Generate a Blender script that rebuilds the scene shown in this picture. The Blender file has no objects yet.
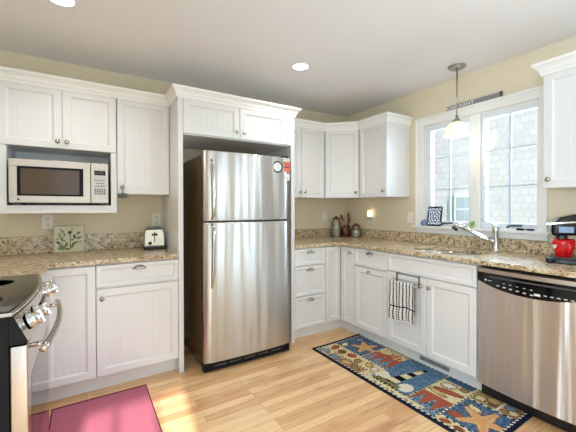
import bpy, bmesh, math, random
from mathutils import Vector, Matrix, Euler
random.seed(7)
S = bpy.context.scene
COL = S.collection

# ------------------------------------------------------------------ camera
F_PX, V0, YAW, PITCH, ROLL = 324.377, 211.598, 31.9593, -0.5096, 0.1186
CAM = Vector((-2.8503, -3.1702, 1.2566))
yw, pt, rl = map(math.radians, (YAW, PITCH, ROLL))
Fv = Vector((math.sin(yw)*math.cos(pt), math.cos(yw)*math.cos(pt), math.sin(pt)))
Rv = Vector((math.cos(yw), -math.sin(yw), 0)); Uv = Rv.cross(Fv)
R2 = Rv*math.cos(rl) - Uv*math.sin(rl); U2 = Rv*math.sin(rl) + Uv*math.cos(rl)
cd = bpy.data.cameras.new('camera'); cam = bpy.data.objects.new('camera', cd); COL.objects.link(cam)
cd.sensor_fit = 'HORIZONTAL'; cd.sensor_width = 36.0; cd.lens = F_PX/576*36.0
cd.shift_y = -(216 - V0)/576.0; cd.clip_start = 0.05
cam.matrix_world = Matrix(((R2.x, U2.x, -Fv.x, CAM.x), (R2.y, U2.y, -Fv.y, CAM.y), (R2.z, U2.z, -Fv.z, CAM.z), (0, 0, 0, 1)))
S.camera = cam

# ------------------------------------------------------------------ light and exposure
S.view_settings.view_transform = 'Standard'; S.view_settings.look = 'None'
S.view_settings.gamma = 1.0; S.view_settings.use_curve_mapping = False
S.view_settings.exposure = 0.25
world = bpy.data.worlds.new('daylight'); S.world = world; world.use_nodes = True
bg = world.node_tree.nodes['Background']; bg.inputs[0].default_value = (0.78, 0.89, 1.0, 1); bg.inputs[1].default_value = 0.6
S.cycles.diffuse_bounces = 8

def lamp(name, kind, loc, energy, color, direction=None, **kw):
    d = bpy.data.lights.new(name, kind); d.energy = energy; d.color = color
    for k, v in kw.items(): setattr(d, k, v)
    o = bpy.data.objects.new(name, d); o.location = loc; COL.objects.link(o)
    if direction is not None: o.rotation_euler = Vector(direction).to_track_quat('-Z', 'Y').to_euler()
    return o
lamp('sun', 'SUN', (-3, -8, 5), 9.0, (1.0, 0.96, 0.90), (0.098, 0.93, -0.362), angle=0.012)
# daylight at kitchen window, patio door and side window, plus an added dining fill;
# all but the kitchen one are tilted up to brighten the ceiling
DAY = (0.60, 0.80, 1.0)
lamp('patio_daylight', 'AREA', (-3.12, -5.90, 1.15), 20, DAY, (0, 1, 0.15), shape='RECTANGLE', size=0.6, size_y=2.0)
lamp('dining_fill', 'AREA', (-5.90, -4.0, 1.5), 185, DAY, (1, 0, 1.0), shape='RECTANGLE', size=2.4, size_y=1.6)  # added fill from an unseen side, aimed up to lift the ceiling
lamp('side_daylight', 'AREA', (-0.05, -4.45, 1.35), 55, DAY, (-1, 0, 0.75), shape='RECTANGLE', size=1.1, size_y=1.7)
lamp('kitchen_daylight', 'AREA', (0.50, -1.62, 1.95), 75, DAY, (-1, 0, -0.8), shape='RECTANGLE', size=1.1, size_y=1.0)

# ------------------------------------------------------------------ materials
def lin(c): return tuple(((x/12.92) if x <= 0.04045 else ((x+0.055)/1.055)**2.4) for x in c)
def rgb(r, g, b): return lin((r/255, g/255, b/255)) + (1.0,)
class NT:
    def __init__(s, name):
        s.m = bpy.data.materials.new(name); s.m.use_nodes = True; s.t = s.m.node_tree
        s.b = s.t.nodes['Principled BSDF']
    def n(s, kind, **kw):
        x = s.t.nodes.new(kind)
        for k, v in kw.items(): setattr(x, k, v)
        return x
    def l(s, a, b): s.t.links.new(a, b)
    def coord(s, scale=(1, 1, 1), rot=(0, 0, 0)):
        tc = s.n('ShaderNodeTexCoord'); mp = s.n('ShaderNodeMapping')
        mp.inputs['Scale'].default_value = scale; mp.inputs['Rotation'].default_value = rot
        s.l(tc.outputs['Object'], mp.inputs[0]); return mp.outputs[0]
    def noise(s, vec, scale, detail=3, rough=0.5):
        x = s.n('ShaderNodeTexNoise'); x.inputs['Scale'].default_value = scale
        x.inputs['Detail'].default_value = detail; x.inputs['Roughness'].default_value = rough
        s.l(vec, x.inputs['Vector']); return x.outputs[0]
    def ramp(s, fac, stops):
        x = s.n('ShaderNodeValToRGB'); e = x.color_ramp.elements
        while len(e) < len(stops): e.new(0.5)
        for el, (p, c) in zip(e, stops): el.position = p; el.color = c
        s.l(fac, x.inputs[0]); return x.outputs[0]
    def mix(s, fac, a, b, mode='MIX'):
        x = s.n('ShaderNodeMix', data_type='RGBA', blend_type=mode)
        for sock, v in ((x.inputs[0], fac), (x.inputs[6], a), (x.inputs[7], b)):
            if isinstance(v, (int, float, tuple)): sock.default_value = v
            else: s.l(v, sock)
        return x.outputs[2]
    def bump(s, h, strength, dist=0.01):
        x = s.n('ShaderNodeBump'); x.inputs['Strength'].default_value = strength; x.inputs['Distance'].default_value = dist
        s.l(h, x.inputs['Height']); s.l(x.outputs[0], s.b.inputs['Normal'])
def plain(name, col, rough=0.5, metal=0.0, spec=0.5, var=0.04, scale=14.0, emit=None, strength=0.0, coat=0.0):
    t = NT(name); c = rgb(*col); t.b.inputs['Roughness'].default_value = rough; t.b.inputs['Metallic'].default_value = metal
    t.b.inputs['Specular IOR Level'].default_value = spec; t.b.inputs['Coat Weight'].default_value = coat
    nz = t.noise(t.coord(), scale)
    dark = tuple(x*(1-var) for x in c[:3]) + (1,); lite = tuple(min(1, x*(1+var)) for x in c[:3]) + (1,)
    t.l(t.mix(nz, dark, lite), t.b.inputs['Base Color'])
    if emit: t.b.inputs['Emission Color'].default_value = rgb(*emit); t.b.inputs['Emission Strength'].default_value = strength
    return t.m
def granite():
    t = NT('granite'); v = t.coord()
    base = t.ramp(t.noise(v, 26, 5, 0.6), [(0.30, rgb(150, 122, 90)), (0.47, rgb(198, 174, 136)), (0.60, rgb(222, 204, 172)), (0.75, rgb(176, 142, 100))])
    blot = t.ramp(t.noise(v, 60, 3, 0.6), [(0.39, (1, 1, 1, 1)), (0.46, (0, 0, 0, 1))])
    c = t.mix(blot, base, rgb(104, 82, 62))
    vo = t.n('ShaderNodeTexVoronoi'); vo.inputs['Scale'].default_value = 85; t.l(v, vo.inputs['Vector'])
    fl = t.ramp(vo.outputs['Distance'], [(0.16, (1, 1, 1, 1)), (0.26, (0, 0, 0, 1))])
    mk = t.ramp(t.noise(v, 32, 2), [(0.43, (0, 0, 0, 1)), (0.49, (1, 1, 1, 1))])
    mm = t.n('ShaderNodeMath', operation='MULTIPLY'); t.l(fl, mm.inputs[0]); t.l(mk, mm.inputs[1])
    c = t.mix(mm.outputs[0], c, rgb(38, 32, 30))
    wh = t.ramp(t.noise(v, 75, 2), [(0.70, (0, 0, 0, 1)), (0.76, (0.8, 0.8, 0.8, 1))])
    c = t.mix(wh, c, rgb(240, 234, 222))
    t.l(c, t.b.inputs['Base Color']); t.b.inputs['Roughness'].default_value = 0.27; t.b.inputs['IOR'].default_value = 1.6
    return t.m
def oak_floor():
    t = NT('oak_strip_floor'); v = t.coord()
    br = t.n('ShaderNodeTexBrick'); br.offset = 0.37; br.offset_frequency = 3; br.squash = 1.0
    for k, x in (('Color1', rgb(250, 212, 160)), ('Color2', rgb(190, 106, 46)), ('Mortar', rgb(120, 74, 40))): br.inputs[k].default_value = x
    for k, x in (('Scale', 1.0), ('Mortar Size', 0.0011), ('Mortar Smooth', 0.2), ('Bias', -0.28), ('Brick Width', 0.95), ('Row Height', 0.062)): br.inputs[k].default_value = x
    t.l(v, br.inputs['Vector'])
    g1 = t.noise(t.coord((1.6, 26, 1)), 3.0, 5, 0.6)
    c = t.mix(0.36, br.outputs[0], t.ramp(g1, [(0.3, rgb(166, 102, 54)), (0.5, rgb(232, 184, 128)), (0.72, rgb(250, 222, 176))]))
    g2 = t.noise(t.coord((0.8, 3.2, 1)), 2.4, 3, 0.6)
    c = t.mix(t.ramp(g2, [(0.56, (0, 0, 0, 1)), (0.72, (0.45, 0.45, 0.45, 1))]), c, rgb(166, 92, 50))
    kn = t.ramp(t.noise(t.coord((5, 16, 1)), 2.0, 2), [(0.70, (0, 0, 0, 1)), (0.76, (0.6, 0.6, 0.6, 1))])
    c = t.mix(kn, c, rgb(132, 74, 38))
    t.l(c, t.b.inputs['Base Color']); t.b.inputs['Roughness'].default_value = 0.34; t.b.inputs['Coat Weight'].default_value = 0.5; t.b.inputs['Coat Roughness'].default_value = 0.16
    t.bump(br.outputs['Fac'], -0.15, 0.002)
    return t.m
def steel(name, col=(196, 192, 188), rough=0.24, wav=0.05, sc=(5, 5, 0.55), grain=(300, 300, 3), aniso=0.0):
    t = NT(name); t.b.inputs['Metallic'].default_value = 1.0
    if aniso:                                            # horizontal brushing spreads reflections up and down
        tg = t.n('ShaderNodeTangent', direction_type='RADIAL', axis='Z'); t.l(tg.outputs[0], t.b.inputs['Tangent'])
        t.b.inputs['Anisotropic'].default_value = aniso; t.b.inputs['Anisotropic Rotation'].default_value = 0.25
    g = t.noise(t.coord(grain), 1.0, 2)
    c = rgb(*col)
    t.l(t.mix(g, tuple(x*0.93 for x in c[:3])+(1,), c), t.b.inputs['Base Color'])
    mr = t.n('ShaderNodeMapRange'); mr.inputs[3].default_value = rough*0.85; mr.inputs[4].default_value = rough*1.15
    t.l(g, mr.inputs[0]); t.l(mr.outputs[0], t.b.inputs['Roughness'])
    if wav: t.bump(t.noise(t.coord(sc), 1.0, 1.5, 0.4), wav, 0.1)
    return t.m
def painted(name, rough=0.7, bumpy=0.0, spec=0.3, metal=0.0):       # per-face colours of a woven or printed pattern
    t = NT(name); a = t.n('ShaderNodeAttribute', attribute_name='Col')
    nz = t.noise(t.coord(), 240, 2)
    t.l(t.mix(0.25, a.outputs['Color'], t.mix(nz, (0.2, 0.2, 0.2, 1), (1, 1, 1, 1)), 'MULTIPLY') if bumpy else a.outputs['Color'], t.b.inputs['Base Color'])
    t.b.inputs['Roughness'].default_value = rough; t.b.inputs['Specular IOR Level'].default_value = spec
    if bumpy: t.bump(nz, bumpy, 0.003)
    return t.m
def clear_glass(name, tint=(1, 1, 1, 1), mixf=0.10, rough=0.02):
    t = NT(name); tr = t.n('ShaderNodeBsdfTransparent'); tr.inputs[0].default_value = tint
    gl = t.n('ShaderNodeBsdfGlossy'); gl.inputs['Roughness'].default_value = rough
    fr = t.n('ShaderNodeFresnel'); fr.inputs[0].default_value = 1.45
    ad = t.n('ShaderNodeMath', operation='MULTIPLY_ADD'); ad.inputs[1].default_value = 0.8; ad.inputs[2].default_value = mixf*0.2
    t.l(fr.outputs[0], ad.inputs[0])
    mx = t.n('ShaderNodeMixShader'); t.l(ad.outputs[0], mx.inputs[0]); t.l(tr.outputs[0], mx.inputs[1]); t.l(gl.outputs[0], mx.inputs[2])
    out = [n for n in t.t.nodes if n.type == 'OUTPUT_MATERIAL'][0]; t.l(mx.outputs[0], out.inputs[0]); return t.m
def shingles():
    t = NT('cedar_shingles'); v = t.coord()
    br = t.n('ShaderNodeTexBrick'); br.offset = 0.43; br.inputs['Scale'].default_value = 1
    for k, x in (('Color1', rgb(208, 212, 217)), ('Color2', rgb(184, 190, 199)), ('Mortar', rgb(134, 142, 154)), ('Mortar Size', 0.005), ('Mortar Smooth', 0.5), ('Brick Width', 0.12), ('Row Height', 0.122), ('Bias', -0.2)): br.inputs[k].default_value = x
    sw = t.n('ShaderNodeSeparateXYZ'); cb = t.n('ShaderNodeCombineXYZ'); t.l(v, sw.inputs[0]); t.l(sw.outputs[1], cb.inputs[0]); t.l(sw.outputs[2], cb.inputs[1])
    t.l(cb.outputs[0], br.inputs['Vector'])
    t.l(t.mix(t.noise(v, 3, 3), br.outputs[0], rgb(206, 210, 216)), t.b.inputs['Base Color']); t.b.inputs['Roughness'].default_value = 0.9
    t.bump(br.outputs['Fac'], -0.5, 0.01); return t.m

WHITE = plain('white_cabinet_paint', (224, 222, 220), 0.33, var=0.012)
WALL = plain('cream_wall_paint', (224, 211, 184), 0.85, var=0.015, scale=3)
CEIL = plain('ceiling_paint', (234, 233, 234), 0.9, var=0.01, scale=2)
TRIMW = plain('white_trim_paint', (235, 233, 228), 0.4, var=0.01)
GRANITE, OAK = granite(), oak_floor()
STEEL = steel('brushed_steel', (208, 206, 203), 0.34, 0.20, (8, 8, 0.4), aniso=0.9); STEEL_R = steel('range_steel', (200, 196, 190), 0.12, 0.0); STEEL_D = steel('dishwasher_steel', (222, 222, 226), 0.36, 0.22, (13, 13, 0.35), aniso=0.9)
STEEL_O = steel('oven_steel', (204, 194, 188), 0.17, 0.0); STEEL_M = steel('microwave_steel', (196, 184, 172), 0.42, 0.0); CHROME = plain('chrome', (225, 225, 225), 0.08, 1.0, var=0.01); NICKEL = plain('brushed_nickel', (176, 172, 164), 0.25, 1.0, var=0.03)
BLACK = plain('black_plastic', (22, 22, 24), 0.3); BLACKG = plain('black_gloss', (14, 15, 18), 0.08); DARK = plain('fridge_side_reflection', (98, 74, 42), 0.25, var=0.2, scale=8)  # brown of the fridge sides holds a golden reflection of the room
BLACKM = plain('black_enamel', (16, 17, 22), 0.5, spec=0.2); BLACKGL = plain('cooktop_glass', (52, 48, 42), 0.07, var=0.02); GREY = plain('light_grey_plastic', (198, 195, 190), 0.4); DGREY = plain('dark_grey_plastic', (80, 78, 76), 0.4)
WINDARK = plain('microwave_window', (92, 76, 62), 0.12, spec=0.12, var=0.02)
PLATE = plain('outlet_plastic', (236, 230, 216), 0.4); SLOT = plain('outlet_slot', (80, 74, 66), 0.6)
RED = plain('red_glaze', (214, 22, 24), 0.12, coat=0.4); HEART = plain('white_glaze', (240, 225, 220), 0.3)
GLOWSHADE = plain('lamp_glass', (250, 238, 214), 0.4, emit=(255, 232, 186), strength=0.55)
GLOWDISC = plain('downlight_lens', (255, 252, 245), 0.5, emit=(255, 246, 230), strength=6.0)
GLOWNIGHT = plain('night_light_shade', (255, 240, 205), 0.5, emit=(255, 230, 170), strength=2.2)
PINK = painted('red_woven_mat', 0.95, 0.4, 0.1); WOVEN = painted('woven_rug', 0.95, 0.3, 0.1); PRINT = painted('printed_surface', 0.4); CLOTH = painted('towel_cloth', 0.95, 0.3, 0.1)
GLASS = clear_glass('window_glass'); JARGL = clear_glass('jar_glass', (0.95, 0.96, 0.94, 1), 0.5, 0.05)
WOOD = plain('utensil_wood', (120, 68, 44), 0.6, var=0.2, scale=40); PALEWOOD = plain('pale_wood', (196, 160, 112), 0.6, var=0.1); CROCK = plain('brown_glaze', (88, 40, 32), 0.25, var=0.25, scale=50)
CORK = plain('brown_lid', (120, 70, 50), 0.7, var=0.2, scale=60); FILL = plain('jar_contents', (196, 188, 170), 0.9, var=0.3, scale=120)
SIGNC = plain('sign_grey', (132, 128, 130), 0.6, var=0.15, scale=30); LETTER = plain('white_lettering', (244, 242, 238), 0.6)
ORANGE = plain('orange_sticker', (222, 104, 68), 0.5, var=0.1); WHITEP = plain('white_paper', (238, 238, 236), 0.5); GREENP = plain('green_leaf', (150, 190, 90), 0.5, var=0.2, scale=60)
BLUEG = plain('blue_glaze', (120, 140, 170), 0.25, var=0.2, scale=50); GREEN_L = plain('green_badge', (40, 120, 80), 0.4); MUNT = plain('shade_tinted_muntin', (196, 206, 216), 0.5); VINYL = plain('white_vinyl', (222, 226, 230), 0.4)  # muntin blue-grey puts the backlit shade of the bars into the colour
SHINGLE = shingles(); EXTW = plain('exterior_white', (235, 236, 238), 0.7); EXTGL = plain('exterior_pane', (170, 188, 204), 0.3, spec=0.2); LAWN = plain('lawn', (110, 130, 84), 0.9, var=0.3, scale=6)
LAWN2 = plain('deck_boards', (196, 184, 166), 0.8, var=0.1)

# ------------------------------------------------------------------ mesh helpers
class MB:
    def __init__(s): s.v = []; s.f = []; s.m = []; s.c = []; s.sm = []
    def add(s, vs, fs, mat=0, col=None, smooth=False):
        o = len(s.v); s.v += [tuple(x) for x in vs]
        for f in fs: s.f.append([i+o for i in f]); s.m.append(mat); s.c.append(col); s.sm.append(smooth)
        return s
    def box(s, x0, x1, y0, y1, z0, z1, mat=0, col=None):
        x0, x1 = sorted((x0, x1)); y0, y1 = sorted((y0, y1)); z0, z1 = sorted((z0, z1))
        vs = [(x, y, z) for z in (z0, z1) for y in (y0, y1) for x in (x0, x1)]
        return s.add(vs, [(0, 2, 3, 1), (4, 5, 7, 6), (0, 1, 5, 4), (2, 6, 7, 3), (0, 4, 6, 2), (1, 3, 7, 5)], mat, col)
    def prism(s, pts, z0, z1, mat=0, axis='z'):          # convex or simple polygon extruded
        n = len(pts)
        P = {'z': lambda a, b, c: (a, b, c), 'y': lambda a, b, c: (a, c, b), 'x': lambda a, b, c: (c, a, b)}[axis]
        vs = [P(a, b, z0) for a, b in pts] + [P(a, b, z1) for a, b in pts]
        return s.add(vs, [list(range(n))[::-1], list(range(n, 2*n))] + [(i, (i+1) % n, n+(i+1) % n, n+i) for i in range(n)], mat)
    def lathe(s, prof, c=(0, 0, 0), ax='z', seg=20, mat=0, smooth=True, sx=1, sy=1):
        vs = []; c = Vector(c); n = len(prof)
        for r, h in prof:
            for k in range(seg):
                a = 2*math.pi*k/seg; u, w = r*math.cos(a)*sx, r*math.sin(a)*sy
                vs.append(c + Vector({'z': (u, w, h), '-y': (u, -h, w), 'y': (u, h, w), 'x': (h, u, w), '-x': (-h, u, w)}[ax]))
        fs = [(i*seg+k, i*seg+(k+1) % seg, (i+1)*seg+(k+1) % seg, (i+1)*seg+k) for i in range(n-1) for k in range(seg)]
        s.add(vs, fs, mat, None, smooth); o = len(s.v)-len(vs)
        for i in (0, n-1):
            if prof[i][0] > 1e-5: s.f.append([o+i*seg+k for k in range(seg)]); s.m.append(mat); s.c.append(None); s.sm.append(False)
        return s
    def tube(s, pts, r, seg=8, mat=0, caps=True, flat=1.0):
        pts = [Vector(p) for p in pts]; rs = r if isinstance(r, (list, tuple)) else [r]*len(pts)
        vs = []; up = None
        for i, p in enumerate(pts):
            t = (pts[min(i+1, len(pts)-1)] - pts[max(i-1, 0)]).normalized()
            if up is None: up = Vector((0, 0, 1)) if abs(t.z) < 0.9 else Vector((1, 0, 0))
            a = t.cross(up).normalized(); b = a.cross(t).normalized(); up = b
            for k in range(seg):
                an = 2*math.pi*k/seg; vs.append(p + a*(math.cos(an)*rs[i]) + b*(math.sin(an)*rs[i]*flat))
        n = len(pts)
        fs = [(i*seg+k, i*seg+(k+1) % seg, (i+1)*seg+(k+1) % seg, (i+1)*seg+k) for i in range(n-1) for k in range(seg)]
        if caps: fs += [list(range(seg)), list(range((n-1)*seg, n*seg))]
        return s.add(vs, fs, mat, None, True)
    def rings(s, rings, mat=0, cap0=False, cap1=False, smooth=False):
        m = len(rings[0]); vs = [p for r in rings for p in r]
        fs = [(i*m+k, i*m+(k+1) % m, (i+1)*m+(k+1) % m, (i+1)*m+k) for i in range(len(rings)-1) for k in range(m)]
        if cap0: fs.append(list(range(m)))
        if cap1: fs.append(list(range((len(rings)-1)*m, len(rings)*m)))
        return s.add(vs, fs, mat, None, smooth)
    def grid(s, fn, nu, nv, mat=0, smooth=True, colfn=None):
        vs = [fn(i/nu, j/nv) for j in range(nv+1) for i in range(nu+1)]
        o = len(s.v); s.v += [tuple(v) for v in vs]
        for j in range(nv):
            for i in range(nu):
                s.f.append([o+j*(nu+1)+i, o+j*(nu+1)+i+1, o+(j+1)*(nu+1)+i+1, o+(j+1)*(nu+1)+i]); s.m.append(mat); s.sm.append(smooth)
                s.c.append(colfn((i+.5)/nu, (j+.5)/nv) if colfn else None)
        return s
    def build(s, name, mats, parent=None, bevel=0, loc=None, seg=2):
        if not isinstance(mats, (list, tuple)): mats = [mats]
        me = bpy.data.meshes.new(name); me.from_pydata(s.v, [], s.f)
        for m in mats: me.materials.append(m)
        me.polygons.foreach_set('material_index', s.m); me.polygons.foreach_set('use_smooth', s.sm)
        bm = bmesh.new(); bm.from_mesh(me); 
        if any(c is not None for c in s.c):
            lay = bm.loops.layers.float_color.new('Col'); bm.faces.ensure_lookup_table()
            for f, c in zip(bm.faces, s.c):
                cc = lin(c)+(1,) if c is not None else (0.5, 0.5, 0.5, 1)
                for lp in f.loops: lp[lay] = cc
        bmesh.ops.recalc_face_normals(bm, faces=bm.faces); bm.to_mesh(me); bm.free()
        o = bpy.data.objects.new(name, me); COL.objects.link(o)
        if parent: o.parent = parent
        if loc: o.location = loc
        if bevel:
            b = o.modifiers.new('edge', 'BEVEL'); b.width = bevel; b.segments = seg; b.limit_method = 'ANGLE'; b.angle_limit = 0.7
        return o
def tag(o, label, cat, group=None):
    o['label'] = label; o['category'] = cat
    if group: o['group'] = group
    return o
def thing(name, label, cat, loc=(0, 0, 0), rot=0.0, group=None):
    o = bpy.data.objects.new(name, None); o.empty_display_size = 0.1; COL.objects.link(o)
    o.location = loc; o.rotation_euler = (0, 0, math.radians(rot)); return tag(o, label, cat, group)
def struct(name, mb, mats, parent=None, bevel=0):
    o = mb.build(name, mats, parent, bevel)
    if parent is None: o['kind'] = 'structure'
    return o
def copy_tree(o, parent=None):
    c = o.copy(); COL.objects.link(c); c.parent = parent
    for ch in o.children: copy_tree(ch, c)
    return c
def text(name, body, size, parent, loc, rot, mat, ext=0.0006, sx=1.0):
    cu = bpy.data.curves.new(name, 'FONT'); cu.body = body; cu.size = size; cu.extrude = ext; cu.align_x = 'CENTER'; cu.align_y = 'CENTER'
    cu.materials.append(mat); tmp = bpy.data.objects.new(name, cu); COL.objects.link(tmp)
    dg = bpy.context.evaluated_depsgraph_get(); me = bpy.data.meshes.new_from_object(tmp.evaluated_get(dg))
    bpy.data.objects.remove(tmp); o = bpy.data.objects.new(name, me); COL.objects.link(o); o.parent = parent
    o.location = loc; o.rotation_euler = rot; o.scale = (sx, 1, 1); return o
def slab_with_hole(outline, holes, z0, z1):              # a flat slab with cut-outs
    bm = bmesh.new(); edges = []
    for loop in [outline]+holes:
        vs = [bm.verts.new((x, y, z1)) for x, y in loop]
        edges += [bm.edges.new((vs[i], vs[(i+1) % len(vs)])) for i in range(len(vs))]
    bmesh.ops.triangle_fill(bm, use_beauty=True, edges=edges, use_dissolve=False)
    top = list(bm.faces); r = bmesh.ops.extrude_face_region(bm, geom=top)
    bmesh.ops.translate(bm, vec=(0, 0, z0-z1), verts=[g for g in r['geom'] if isinstance(g, bmesh.types.BMVert)])
    bmesh.ops.recalc_face_normals(bm, faces=bm.faces)
    bm.verts.index_update(); mb = MB(); mb.add([v.co.copy() for v in bm.verts], [[v.index for v in f.verts] for f in bm.faces]); bm.free(); return mb
def superellipse(cx, cy, a, b, n=2.6, k=40):
    o = []
    for i in range(k):
        t = 2*math.pi*i/k; c, d = math.cos(t), math.sin(t)
        o.append((cx+a*math.copysign(abs(c)**(2/n), c), cy+b*math.copysign(abs(d)**(2/n), d)))
    return o

# ------------------------------------------------------------------ the room
CH = 2.436; WT = 0.15
struct('floor', MB().box(-6.0, 0.15, -3.6, 0.15, -0.1, 0), OAK)
struct('floor_bounce', MB().box(-6.0, 0.15, -6.0, -3.6, -0.1, 0), plain('pale_bounce_floor', (206, 205, 202), 0.5, var=0.06, scale=3))  # unseen floor, invented pale to keep the bounce light neutral
struct('ceiling', MB().box(-6.0, 0.15, -6.0, 0.15, CH, CH+0.1), CEIL)
struct('wall_back', MB().box(-6.0, 0.15, 0, WT, 0, CH), WALL)
WY0, WY1, WZ0, WZ1 = -2.120, -1.150, 1.07, 2.066         # kitchen window opening
SY0, SY1, SZ0, SZ1 = -5.0, -3.9, 0.5, 2.2                # window behind the camera
w = MB()
w.box(0, WT, WY1, 0, 0, CH).box(0, WT, WY0, WY1, 0, WZ0).box(0, WT, WY0, WY1, WZ1, CH).box(0, WT, SY1, WY0, 0, CH)
w.box(0, WT, SY0, SY1, 0, SZ0).box(0, WT, SY0, SY1, SZ1, CH).box(0, WT, -6, SY0, 0, CH)
struct('wall_right', w, WALL)
struct('wall_left', MB().box(-3.85, -3.70, -2.75, 0, 0, CH), WALL)
w = MB().box(-6.15, -6.0, -6, -5.2, 0, CH).box(-6.15, -6.0, -2.8, 0, 0, CH).box(-6.15, -6.0, -5.2, -2.8, 0, 0.7).box(-6.15, -6.0, -5.2, -2.8, 2.3, CH)
struct('wall_dining', w, WALL)
DX0, DX1, DZ = -3.46, -2.78, 2.10
w = MB().box(-6, DX0, -6.15, -6.0, 0, CH).box(DX1, 0.15, -6.15, -6.0, 0, CH).box(DX0, DX1, -6.15, -6.0, DZ, CH)
struct('wall_rear', w, WALL)
d = MB(); m = -3.17
for a, b in ((DX0, DX0+0.05), (DX1-0.05, DX1)): d.box(a, b, -6.10, -6.05, 0, DZ)
d.box(DX0, DX1, -6.10, -6.05, DZ-0.06, DZ).box(DX0, DX1, -6.10, -6.05, 0, 0.12)
for x in (-3.24, -3.01): d.box(x-0.012, x+0.012, -6.09, -6.06, 0.1, DZ)
for z in (0.5, 0.9, 1.3, 1.7): d.box(DX0, DX1, -6.09, -6.06, z-0.01, z+0.01)
struct('door_1', d, TRIMW)

# kitchen window: casing, stool, apron, mullion, two sashes
wn = bpy.data.objects.new('window_1', None); COL.objects.link(wn); wn.location = (0, -1.62, WZ0); wn['kind'] = 'structure'
def wb(name, mb, mat, parent=None, bevel=0.0):
    mb.v = [(x, y+1.62, z-WZ0) for x, y, z in mb.v]; return mb.build(name, mat, parent or wn, bevel)
cs = MB(); c0, c1, ct = -2.172, -1.067, 2.150
def frame(w, x0, x1):
    P = lambda i, x: [(x, c0+i*0.65, WZ0), (x, c0+i*0.65, ct-i), (x, c1-i, ct-i), (x, c1-i, WZ0)]
    o, n = P(0, x0), P(w, x0); o2, n2 = P(0, x1), P(w, x1)
    cs.add(o+n+o2+n2, [f for i in range(3) for f in ((i, i+1, 4+i+1, 4+i), (8+i, 8+i+1, 12+i+1, 12+i), (i, i+1, 8+i+1, 8+i), (4+i, 4+i+1, 12+i+1, 12+i))]+[(0, 4, 12, 8), (3, 7, 15, 11)])
frame(0.083, -0.018, -0.001); frame(0.022, -0.027, -0.0182)
wb('window_casing', cs, TRIMW, None, 0.003)
jb = MB().box(0, WT, WY1-0.014, WY1-0.001, WZ0, WZ1).box(0, WT, WY0+0.001, WY0+0.014, WZ0, WZ1).box(0, WT, WY0, WY1, WZ1-0.014, WZ1-0.001).box(0.0, WT, WY0, WY1, WZ0, WZ0+0.014)
jb.box(-0.012, 0.13, -1.697, -1.615, WZ0, WZ1)
wb('jamb', jb, TRIMW, None, 0.002)
wb('window_stool', MB().box(-0.055, 0.0, -2.195, -1.040, WZ0-0.005, WZ0+0.017), TRIMW, None, 0.004)
wb('apron', MB().box(-0.018, -0.001, -2.175, -1.065, 1.018, WZ0-0.005), TRIMW, None, 0.003)
for (a, b, fa, fb) in ((-1.614, -1.165, 0.020, 0.058), (-2.119, -1.700, 0.020, 0.026)):
    sf = MB(); fw = fa
    sf.box(0.006, 0.044, a, a+fa, WZ0+0.014, WZ1-0.014).box(0.006, 0.044, b-fb, b, WZ0+0.014, WZ1-0.014)
    sf.box(0.006, 0.044, a+fa, b-fb, WZ0+0.014, WZ0+0.066).box(0.006, 0.044, a+fa, b-fb, WZ1-0.058, WZ1-0.014)
    so = wb('sash', sf, VINYL, None, 0.002)
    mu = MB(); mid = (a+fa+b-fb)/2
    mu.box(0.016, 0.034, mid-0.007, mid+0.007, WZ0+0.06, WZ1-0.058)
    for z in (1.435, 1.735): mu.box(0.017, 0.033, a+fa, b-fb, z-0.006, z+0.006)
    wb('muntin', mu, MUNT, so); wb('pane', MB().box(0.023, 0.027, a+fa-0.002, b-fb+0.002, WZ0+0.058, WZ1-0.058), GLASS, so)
    cr = MB(); yc = a+0.24 if a > -1.7 else a+0.19
    cr.box(-0.008, 0.0055, yc-0.05, yc+0.05, WZ0+0.014, WZ0+0.034); cr.tube([(-0.004, yc+0.03, WZ0+0.032), (-0.02, yc, WZ0+0.05), (-0.022, yc-0.06, WZ0+0.052), (-0.02, yc-0.085, WZ0+0.052)], 0.008, 8, 1)
    wb('crank_handle', cr, [TRIMW, DGREY], so)
lk = MB().box(-0.02, -0.011, -1.665, -1.647, 1.40, 1.50); lk.tube([(-0.02, -1.656, 1.42), (-0.035, -1.656, 1.44), (-0.03, -1.656, 1.53)], 0.005, 6)
wb('sash_lock', lk, TRIMW)

# outside: neighbouring house and ground
nb = thing('neighbouring_house', 'neighbouring house with weathered pale grey shingle siding seen through the kitchen window', 'house', (3.3, 0.0, -0.6), 8)
MB().box(0, 4, -9, 5, 0, 6.5).build('shingle_wall', SHINGLE, nb)
hw = MB().box(-0.04, 0.0, 0.06, 0.46, 1.56, 2.12).build('house_window', EXTW, nb)
pn = MB()
for a, b in ((0.11, 0.25), (0.27, 0.41)):
    for c, e in ((1.62, 1.83), (1.86, 2.07)): pn.box(-0.045, -0.041, a, b, c, e)
pn.build('window_pane', EXTGL, hw)
struct('ground', MB().box(0.16, 30, -30, 20, -0.75, -0.6).box(-14, 0.16, -30, -6.16, -0.75, -0.6).box(-14, -6.16, -6.16, 20, -0.75, -0.6), LAWN)

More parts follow.
